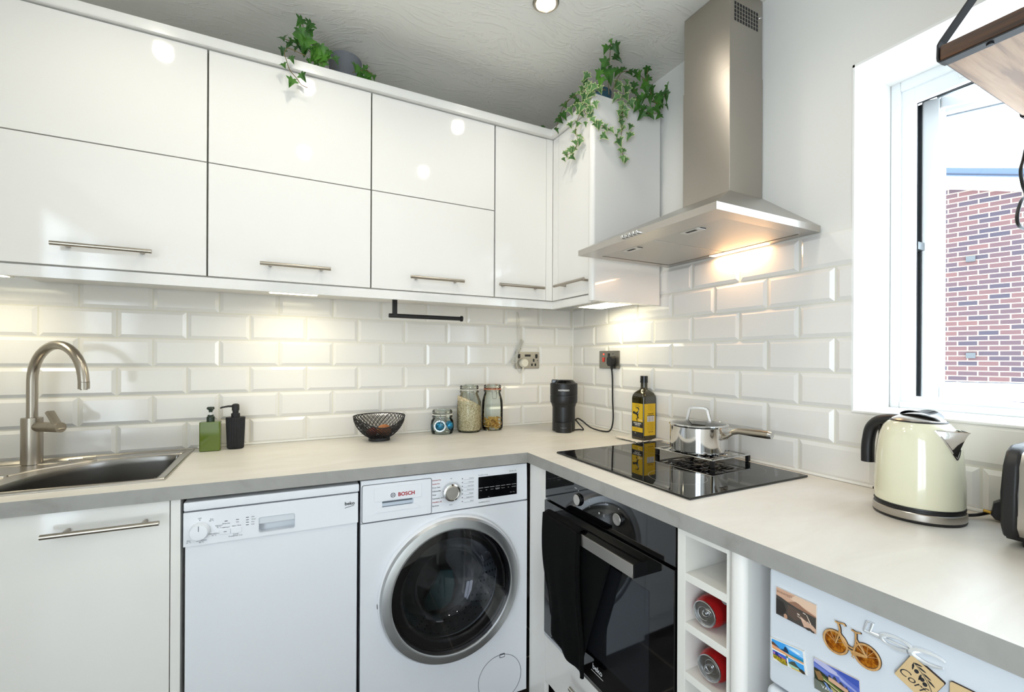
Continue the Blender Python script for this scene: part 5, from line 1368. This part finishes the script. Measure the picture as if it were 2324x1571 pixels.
obj('handle', mb, M_black, t, local=True)
mb = MB()
def kr(z):
    for (r0, z0), (r1, z1) in zip(prof[:-1], prof[1:]):
        if z0 <= z <= z1: return r0 + (r1 - r0) * (z - z0) / (z1 - z0)
    return prof[-1][0]
lipt = Vector((.094, 0, .197)); V = []; F = []; nr = 9; ns = 7
for a in range(nr):
    q = a / (nr - 1); z = .138 + .058 * q; half = .030 * q ** .8
    r = kr(z); back = []
    for b in range(ns):
        w_ = b / (ns - 1) * 2 - 1; y = half * w_
        xb2 = math.sqrt(max(0, r * r - y * y)) - .001
        xk = xb2 + (lipt.x - r) * (q ** 1.1) * (1 - abs(w_)) ** 1.0
        V.append((xk + .001, y, z))
for a in range(nr - 1):
    for b in range(ns - 1): i = a * ns + b; F.append((i, i + 1, i + ns + 1, i + ns))
mb.raw(V, F)
edge = [V[a * ns] for a in range(nr)][::-1] + [V[a * ns + ns - 1] for a in range(nr)]
mb.tube(edge, .0022, 6); mb.tube(V[(nr - 1) * ns:], .0014, 6)
obj('spout', mb, M_chrome, t, local=True)
mb = MB(); mb.tube([(-.095, -1.606, .9075), (-.070, -1.620, .9085), (-.045, -1.630, .912), (-.032, -1.640, .918)], .0036, 8, sub=5); obj('power_cord', mb, M_cord, t)
mb = MB(); MP = Matrix.Translation((-.040, -1.668, .9215)) @ Matrix.Rotation(math.radians(-75), 4, 'Z') @ Matrix.Rotation(math.radians(8), 4, 'Y')
mb.prism([(-.030, -.012), (-.022, -.020), (.020, -.020), (.030, -.008), (.030, .014), (.022, .022), (-.022, .022), (-.030, .014)], -.013, .013, .004, M=MP @ Matrix.Rotation(PI / 2, 4, 'X')); mb.box(-.042, -.029, -.003, .003, -.012, -.006, .001, mat=1, M=MP); mb.prism(circ(.012, .006, .0075, 18), .0131, .0135, mat=2, M=MP @ Matrix.Rotation(PI / 2, 4, 'X'))
obj('plug', mb, [M_black, mat('brass pin', 'b08a3c', .3, 1.0), M_white_mark], t)

# toaster --------------------------------------------------------------------------------
t = thing('toaster', 'black-ended steel toaster cut off by the right edge of the picture', 'toaster', (-.15, -1.81, ZW))
yl, yr = -1.700, -1.945
xf, xb = -.222, -.055
def tp_prof(k):   # x-z outline of the toaster, seen from its end
    return [(xf + .012 - k, .022 - k), (xf - k, .040), (xf + .004 - k, .10), (xf + .010 - k, .150), (xf + .022, .172 + k * .8), (xf + .045, .181 + k), (xb - .045, .181 + k), (xb - .022, .172 + k * .8), (xb - .010 + k, .150), (xb + k, .040), (xb - .012 + k, .022 - k)]
ME = Matrix(((1, 0, 0, 0), (0, 0, -1, 0), (0, 1, 0, ZW), (0, 0, 0, 1)))       # x, z -> world with depth along -y
mb = MB()
for a, b in ((-yl, -yl + .022), (-yr - .022, -yr)):
    mb.prism([(x, z) for x, z in tp_prof(.004)], a, b, .006, M=ME, seg=3)
mb.prism([(xf + .02, .012), (xb - .02, .012), (xb - .012, .024), (xf + .012, .024)], -yl + .002, -yr - .002, .002, M=ME)
for x in (xf + .035, xb - .035):
    for y in (yl - .03, yr + .03): mb.cyl((x, y, ZW + .0004), (x, y, ZW + .013), .010, .013, seg=14)
obj('end_casing', mb, M_black, t)
mb = MB(); mb.prism(tp_prof(0), -yl + .0215, -yr - .0215, .0, M=ME); obj('shell', mb, M_steel, t)

# wall shelf on a black strap bracket, and the cable below it -----------------------------
SX0, SX1 = -.4305, -.03
t = thing('wall_shelf', 'dark-edged wooden wall shelf on a black strap bracket, high at right', 'shelf', (-.2, -1.82, 1.745))
mb = MB()
mb.box(SX0, SX1, -1.6838, -1.957, 1.7455, 1.7712, .0025, mat=0)
mb.box(SX0 + .004, SX1 - .003, -1.6865, -1.955, 1.7451, 1.7458, mat=1)
obj('board', mb, [M_walnut, M_oakund], t)
mb = MB()
def strap(P, x0, x1, th):
    for a in range(len(P) - 1):
        p, q = P[a], P[a + 1]; d = Vector((q[0] - p[0], q[1] - p[1])); d.normalize(); nx, nz = -d.y * th, d.x * th
        V = [(x, y_, z_) for x in (x0, x1) for y_, z_ in ((p[0], p[1]), (q[0], q[1]), (q[0] + nx, q[1] + nz), (p[0] + nx, p[1] + nz))]
        mb.raw(V, [(0, 3, 2, 1), (4, 5, 6, 7), (0, 1, 5, 4), (1, 2, 6, 5), (2, 3, 7, 6), (3, 0, 4, 7)], 0, None, False)
SP = [(-1.957, 1.7418), (-1.690, 1.7418), (-1.6845, 1.7425), (-1.6808, 1.7460), (-1.6800, 1.7520), (-1.6805, 1.7735), (-1.6835, 1.7790), (-1.957, 2.125)]
for a in range(len(SP) - 1): pass
strap(SP, SX0 - .0012, SX0 + .0178, .0026)
for y in (-1.742, -1.93): mb.cyl((SX0 + .0085, y, 1.739), (SX0 + .0085, y, 1.742), .0045, seg=12)
mb.cyl((SX0 + .018, -1.762, 1.771), (SX0 + .018, -1.762, 1.775), .006, seg=14)
obj('bracket', mb, M_blackm, t)
mb = MB(); strap(SP, SX1 - .03, SX1 - .011, .0026); obj('bracket', mb, M_blackm, t)
mb = MB(); mb.tube([(-.085, -1.70, 1.745), (-.092, -1.70, 1.69), (-.112, -1.7, 1.645), (-.1285, -1.7, 1.615), (-.117, -1.7, 1.588), (-.100, -1.7, 1.572), (-.125, -1.7, 1.556), (-.1435, -1.7, 1.53), (-.1435, -1.7, 1.512), (-.124, -1.7, 1.5045), (-.095, -1.7, 1.512), (-.07, -1.7, 1.57), (-.08, -1.7, 1.615), (-.10, -1.70, 1.630), (-.09, -1.705, 1.66), (-.07, -1.705, 1.745)], .0030, 8, sub=6)
single('hanging_cable', mb, M_cord, 'black looped cable hanging below the wooden shelf in front of the window', 'cable')
# ------------------------------------------------------------------ extractor hood
t = thing('extractor_hood', 'stainless steel chimney extractor hood on the tiled wall over the hob', 'extractor hood', (-.22, -.97, 1.618))
hx, hy0, hy1 = -.4505, -.680, -1.267
cx, cy0, cy1 = -.165, -.9015, -1.0865
xb_ = -.0035
mb = MB()
lo = [(xb_, hy0), (hx, hy0), (hx, hy1), (xb_, hy1)]; hi = [(xb_, cy0), (cx, cy0), (cx, cy1), (xb_, cy1)]
zl, zh = 1.6375, 1.774
V = [(p[0], p[1], zl) for p in lo] + [(p[0], p[1], zh) for p in hi]
mb.raw(V, [(0, 1, 5, 4), (1, 2, 6, 5), (2, 3, 7, 6), (3, 0, 4, 7), (4, 5, 6, 7)], 0, None, False)
# lip and underside with a sunk filter bay
mb.plate([(hx, hy1), (xb_, hy1), (xb_, hy0), (hx, hy0)], [[(-.372, -1.225), (-.036, -1.225), (-.036, -.715), (-.372, -.715)]], 1.618, zl)
mb.box(-.372, -.036, -1.225, -.715, 1.628, 1.634)
obj('canopy', mb, M_steel, t)
for y0, y1 in ((-.970, -1.2225), (-.7175, -.966)):
    mb = MB(); mb.box(-.370, -.038, y0, y1, 1.6195, 1.626, .0012); ym = (y0 + y1) / 2
    mb.box(-.358, -.322, ym - .032, ym + .032, 1.6185, 1.6198, .0008, mat=1); mb.box(-.350, -.338, ym - .018, ym + .018, 1.6180, 1.6188, mat=2)
    mb.box(-.352, -.330, ym - .040, ym - .0385, 1.6178, 1.6196, mat=2)
    obj('filter', mb, [mat('brushed filter mesh', 'b9b7b2', .45, .7), mat('latch plate', 'c9c8c4', .35, .5), M_dark], t)
mb = MB(); mb.box(-.0335, -.006, -.905, -1.115, 1.6165, 1.6185, .0008); obj('lamp_lens', mb, M_hoodlamp, t)
for k in range(5):
    y = -.925 - k * .0165; mb = MB(); mb.cyl((hx, y, 1.6285), (hx - .007, y, 1.6285), .0062, .0056, seg=18); mb.ball((hx - .007, y, 1.6285), .0056, 12, sc=(.4, 1, 1)); obj('button', mb, M_chrome, t)
mb = MB(); mb.box(cx, xb_, cy1, cy0, zh - .002, 2.167, .0015); ch = obj('chimney', mb, mat('chimney steel', 'b5aea5', .36, 1.0), t)
def brushed(m, an=.85):
    N, L, b = nodes(m); tg = N.new('ShaderNodeTangent'); tg.direction_type = 'RADIAL'; tg.axis = 'Z'
    L.new(tg.outputs[0], b.inputs['Tangent']); b.inputs['Anisotropic'].default_value = an; b.inputs['Anisotropic Rotation'].default_value = .25
brushed(MATS['chimney steel'])
mb = MB(); mb.box(cx + .0022, xb_, cy1 + .0022, cy0 - .0022, 2.16, ZC - .002, .001); up = obj('upper_chimney', mb, MATS['chimney steel'], t)
mb = MB()
for i in range(9):
    for j in range(5):
        x = -.1385 + i * .0133; z = 2.3225 + j * .0126
        mb.box(x - .0042, x + .0042, cy1 + .0016, cy1 + .004, z - .0048, z + .0048)
obj('vent_slots', mb, M_dark, up)
mb = MB(); mb.cyl((-.016, cy1 + .003, 2.366), (-.016, cy1 - .001, 2.366), .004, seg=12); obj('screw', mb, M_chrome, up)
li = bpy.data.lights.new('hood_lamp', 'AREA'); li.shape = 'RECTANGLE'; li.size = .022; li.size_y = .17; li.energy = .65; li.color = (1.0, .62, .33)
lo_ = bpy.data.objects.new('hood_lamp', li); COL.objects.link(lo_); lo_.location = (-.021, -1.01, 1.6155)

# ------------------------------------------------------------------ ivy
DATA = {"A":[[-1360,-372,2371,41],[-1332,-368,2370,37],[-1364,-362,2340,48],[-1334,-362,2350,34],[-1350,-354,2320,64],[-1371,-352,2309,41],[-1389,-353,2306,26],[-1395,-350,2293,26],[-1414,-356,2305,33],[-1415,-345,2272,26],[-1370,-347,2292,30],[-1348,-348,2304,49],[-1313,-349,2317,38],[-1298,-346,2314,46],[-1318,-343,2297,42],[-1294,-339,2291,50],[-1335,-335,2266,27],[-1317,-336,2274,34],[-1271,-343,2311,27],[-1250,-337,2299,29],[-1277,-340,2299,31],[-1290,-333,2274,39],[-1304,-342,2298,46],[-1341,-357,2334,41],[-1181,-330,2296,36],[-1165,-330,2283,40],[-1145,-330,2299,36],[-1138,-330,2280,40],[-1160,-330,2265,36],[-1134,-330,2263,28],[-1116,-330,2278,20],[-1389,-368,2238,26],[-1412,-368,2210,27],[-1357,-368,2190,30],[-1387,-368,2164,40]],"Av":[[[-1287,-330,2264],[-1315,-338,2282],[-1337,-348,2306],[-1352,-360,2339],[-1356,-371,2370]],[[-1287,-330,2264],[-1273,-336,2288],[-1252,-338,2301]],[[-1315,-338,2282],[-1351,-348,2302],[-1385,-352,2303],[-1411,-355,2303]],[[-1192,-330,2269],[-1169,-330,2283],[-1143,-330,2291],[-1118,-330,2279]],[[-1345,-368,2259],[-1370,-368,2264],[-1395,-368,2268],[-1404,-368,2264],[-1410,-368,2247],[-1404,-368,2226],[-1394,-368,2197],[-1374,-368,2176],[-1359,-368,2158],[-1340,-368,2153]]],"G":[[-338,-699,2405,45],[-315,-720,2405,43],[-350,-734,2405,18],[-274,-670,2405,42],[-319,-668,2374,55],[-308,-668,2339,72],[-341,-668,2301,46],[-348,-668,2327,38],[-259,-668,2360,36],[-230,-668,2374,34],[-203,-668,2371,35],[-179,-668,2380,35],[-156,-668,2377,39],[-118,-677,2405,33],[-104,-668,2374,40],[-118,-668,2352,40],[-118,-668,2334,44],[-130,-668,2292,49],[-88,-668,2338,36],[-87,-668,2307,45],[-176,-668,2329,35],[-178,-668,2299,44],[-164,-668,2271,44],[-155,-668,2247,35],[-125,-668,2251,35],[-134,-668,2226,37],[-94,-668,2229,36],[-41,-668,2242,32],[-94,-668,2252,31],[-63,-668,2264,36],[-51,-668,2301,50],[-42,-668,2323,45],[-5,-668,2342,36],[7,-668,2373,41],[12,-668,2358,32],[7,-668,2322,37],[8,-668,2293,34],[-37,-668,2281,36],[-372,-526,2304,38],[-372,-466,2301,41],[-372,-456,2265,46],[-372,-423,2261,42],[-372,-399,2227,33],[-375,-300,2281,22],[-372,-560,2262,35]],"V":[[-260,-668,2312,38],[-219,-668,2332,39],[-256,-668,2296,38],[-214,-668,2306,39],[-260,-668,2261,38],[-223,-668,2271,39],[-194,-668,2256,35],[-242,-668,2240,32],[-231,-668,2224,34],[-222,-668,2211,34],[-247,-668,2205,32],[-236,-668,2185,39],[-242,-668,2166,30],[-195,-668,2162,33],[-195,-668,2127,41],[-231,-668,2148,28],[-251,-668,2130,26],[-266,-668,2108,17],[-250,-668,2092,43],[-246,-668,2057,24],[-226,-668,2058,24],[-235,-668,2029,30],[-217,-668,2026,30],[-372,-623,2335,38],[-372,-609,2316,38],[-372,-629,2295,38],[-370,-668,2268,37],[-347,-668,2266,35],[-372,-592,2303,37],[-372,-578,2293,35],[-372,-635,2276,38],[-372,-610,2261,41],[-372,-652,2246,38],[-372,-624,2235,38],[-372,-566,2245,44],[-372,-508,2260,40],[-372,-599,2229,39],[-372,-636,2197,36],[-372,-573,2219,39],[-372,-647,2198,33],[-366,-668,2207,29],[-372,-641,2172,34],[-372,-509,2200,31],[-372,-561,2179,31],[-372,-611,2156,23],[-372,-540,2156,27],[-372,-567,2124,33],[-372,-540,2113,35],[-372,-579,2103,30],[-372,-509,2096,40],[-372,-534,2089,35],[-372,-474,2097,32],[-372,-516,2061,38],[-372,-458,2077,23],[-365,-668,2131,33],[-347,-668,2136,33],[-323,-668,2128,31],[-296,-668,2123,34],[-330,-668,2093,34],[-380,-668,2143,29]],"Gv":[[[-303,-668,2254],[-308,-668,2329],[-300,-668,2399],[-345,-728,2405]],[[-286,-668,2276],[-243,-668,2356],[-176,-668,2376],[-111,-668,2359],[-87,-668,2313],[-59,-668,2285],[2,-668,2346]],[[-176,-668,2315],[-153,-668,2251],[-94,-668,2234],[-46,-668,2252]],[[-329,-668,2264],[-372,-557,2293],[-372,-463,2297],[-372,-423,2261],[-372,-402,2229]],[[-111,-668,2359],[-117,-678,2405]]],"Vv":[[[-275,-668,2279],[-242,-668,2245],[-236,-668,2187],[-240,-668,2126],[-244,-668,2065],[-226,-668,2026]],[[-318,-668,2267],[-372,-643,2290],[-372,-601,2270],[-372,-587,2226],[-372,-558,2188],[-372,-546,2149],[-372,-565,2106],[-372,-528,2077],[-372,-464,2090]],[[-372,-587,2226],[-372,-644,2156],[-338,-668,2128],[-296,-668,2123]]]}
def ivy_leaf(s, var):
    """outline of an ivy leaf, base at origin, tip along -y; slightly folded along the midrib"""
    P = [(0, 0), (.10, .12), (.30, .14), (.24, -.04), (.56, -.16), (.46, -.26), (.27, -.34), (.22, -.50), (.13, -.74), (.0, -1.0)]
    R = P + [(-x, y) for x, y in P[-2:0:-1]]
    return [(x * s, y * s + .18 * s, abs(x) * s * .28 - (.12 * s if y < -.8 else 0)) for x, y in R]
camv = Vector((-1.4, -2.03, 1.25))
def leaf_at(mb, l, m, margin=None):
    p = Vector(l[:3]) / 1000; s = l[3] / 1000 * random.uniform(.92, 1.12)
    n = (camv - p); n.z *= .35; n.normalize()
    n = (n + Vector((random.uniform(-.55, .55), random.uniform(-.55, .55), random.uniform(-.1, .7)))).normalized()
    u = Vector((0, 0, 1)); x = u.cross(n).normalized(); y = n.cross(x)
    M = Matrix(((x.x, y.x, n.x, p.x), (x.y, y.y, n.y, p.y), (x.z, y.z, n.z, p.z), (0, 0, 0, 1))) @ Matrix.Rotation(random.uniform(-.9, .9), 4, 'Z')
    O = ivy_leaf(s, 0); n_ = len(O)
    mid = (0, -.28 * s + .18 * s, 0)
    if margin is None:
        mb.raw(O + [mid], [(n_, i, (i + 1) % n_) for i in range(n_)], m, M, False)
    else:
        I = [(mid[0] + (q[0] - mid[0]) * .84, mid[1] + (q[1] - mid[1]) * .84, q[2] * .84) for q in O]
        mb.raw(I + [mid], [(n_, i, (i + 1) % n_) for i in range(n_)], m, M, False)
        mb.raw(O + I, [(i, (i + 1) % n_, n_ + (i + 1) % n_, n_ + i) for i in range(n_)], margin, M, False)
def vines(mb, VV, r=.0013):
    for v in VV: mb.tube([Vector(q) / 1000 for q in v], r, 5, sub=4)
def potm(mb, x, y, z, r0, r1, h):
    mb.lathe([(.0001, .0), (r0, .0), (r1, h - .004), (r1, h), (r1 - .005, h), (r1 - .006, h - .012), (.0001, h - .012)], (x, y, z), 40)
random.seed(21)
t = thing('potted_ivy', 'small green ivy in a grey pot on top of the wall cabinets', 'potted plant', (-1.205, -.225, 2.2185), 0, 'ivy plants on the wall cabinets')
mb = MB(); potm(mb, -1.205, -.225, 2.2188, .046, .060, .150); pt = obj('pot', mb, M_potg, t)
mb = MB(); mb.cyl((-1.205, -.225, 2.352), (-1.205, -.225, 2.359), .053, seg=30); obj('soil', mb, M_soil, t)
mb = MB()
for l in DATA['A']: leaf_at(mb, l, 0)
obj('foliage', mb, M_leaf, t)
mb = MB(); vines(mb, DATA['Av']); obj('stem', mb, M_stem, t)
t = thing('potted_ivy', 'large trailing variegated ivy in a blue pot on the corner wall cabinet', 'potted plant', (-.255, -.545, 2.2185), 0, 'ivy plants on the wall cabinets')
mb = MB(); potm(mb, -.262, -.552, 2.2188, .038, .052, .110); obj('pot', mb, M_potb, t)
mb = MB(); mb.cyl((-.262, -.552, 2.310), (-.262, -.552, 2.319), .0455, seg=30); obj('soil', mb, M_soil, t)
mb = MB()
for l in DATA['G']: leaf_at(mb, l, 0)
obj('foliage', mb, M_leaf, t)
mb = MB()
for l in DATA['V']: leaf_at(mb, l, 0, 1)
obj('variegated_foliage', mb, [M_leafv, M_leafedge], t, label='grey-green leaves with cream margins')
mb = MB(); vines(mb, DATA['Gv']); vines(mb, DATA['Vv'], .0011); obj('stem', mb, M_stem, t)

# ------------------------------------------------------------------ downlights
E_DL = 1.1
def downlight(x, y, label, e=E_DL, fit=True):
    t = thing('ceiling_downlight', label, 'downlight', (x, y, ZC - .002), 0, 'recessed ceiling downlights')
    mb = MB(); mb.lathe([(.032, -.001), (.034, -.005), (.040, -.006), (.0435, -.003), (.0435, .0)], (x, y, ZC - .001), 40); mb.lathe([(.032, -.002), (.029, .004), (.028, .008)], (x, y, ZC - .009), 40); obj('bezel', mb, M_steelb, t)
    mb = MB(); mb.lathe([(.0001, 0), (.0295, 0)], (x, y, ZC - .0045), 32); mb.F = [(f[0][::-1], f[1], f[2]) for f in mb.F]; obj('lamp', mb, M_bulb, t)
    li = bpy.data.lights.new('downlight', 'SPOT'); li.energy = e * 4; li.color = (1.0, .93, .82); li.spot_size = math.radians(160); li.spot_blend = .8; li.shadow_soft_size = .03
    lo = bpy.data.objects.new('downlight', li); COL.objects.link(lo); lo.location = (x, y, ZC - .03)
downlight(-.637, -.752, 'recessed ceiling downlight visible at the top edge between ivy and hood')
for x, y in ((-1.325, -.735), (-1.82, -.745), (-1.31, -1.42), (-.64, -1.36)):
    downlight(x, y, 'recessed ceiling downlight outside the view, seen only reflected in the cabinet doors')

# ------------------------------------------------------------------ daylight, camera, view
w = bpy.data.worlds.new('World'); SC.world = w; w.use_nodes = True
bg = w.node_tree.nodes['Background']; bg.inputs['Color'].default_value = (.78, .89, 1.0, 1); bg.inputs['Strength'].default_value = 7.0
pl = bpy.data.lights.new('window_portal', 'AREA'); pl.shape = 'RECTANGLE'; pl.size = .95; pl.size_y = .96; pl.cycles.is_portal = True
po = bpy.data.objects.new('window_portal', pl); COL.objects.link(po); po.location = (.31, (WY0 + WY1) / 2, (WZ0 + WZ1) / 2); po.rotation_euler = (0, math.radians(90), 0)

p2 = bpy.data.lights.new('window_portal', 'AREA'); p2.shape = 'RECTANGLE'; p2.size = WIN2[3] - WIN2[2]; p2.size_y = WIN2[0] - WIN2[1]; p2.cycles.is_portal = True
q2 = bpy.data.objects.new('window_portal', p2); COL.objects.link(q2); q2.location = (XL - .16, (WIN2[0] + WIN2[1]) / 2, (WIN2[2] + WIN2[3]) / 2); q2.rotation_euler = (0, math.radians(-90), 0)

cam = bpy.data.cameras.new('Camera'); co = bpy.data.objects.new('Camera', cam); COL.objects.link(co); SC.camera = co
yaw, roll = 1.0996, .0048
Fv = Vector((math.cos(yaw), math.sin(yaw), 0)); Rv = Vector((math.sin(yaw), -math.cos(yaw), 0)); Uv = Vector((0, 0, 1))
R2 = Rv * math.cos(roll) + Uv * math.sin(roll); U2 = Uv * math.cos(roll) - Rv * math.sin(roll)
co.matrix_world = Matrix(((R2.x, U2.x, -Fv.x, -1.4069), (R2.y, U2.y, -Fv.y, -2.0278), (R2.z, U2.z, -Fv.z, 1.2449), (0, 0, 0, 1)))
cam.sensor_width = 36; cam.sensor_fit = 'HORIZONTAL'; cam.lens = 1015.3681 / 2324 * 36; cam.shift_y = 26.838 / 2324; cam.clip_start = .02
vs = SC.view_settings; vs.view_transform = 'Standard'; vs.look = 'None'; vs.gamma = 1.0; vs.use_curve_mapping = False; vs.exposure = 0.22
cy_ = SC.cycles
cy_.use_denoising = True; cy_.max_bounces = 10; cy_.diffuse_bounces = 5; cy_.glossy_bounces = 5; cy_.transparent_max_bounces = 12; cy_.transmission_bounces = 6
cy_.sample_clamp_indirect = 6.0; cy_.caustics_reflective = False; cy_.caustics_refractive = False
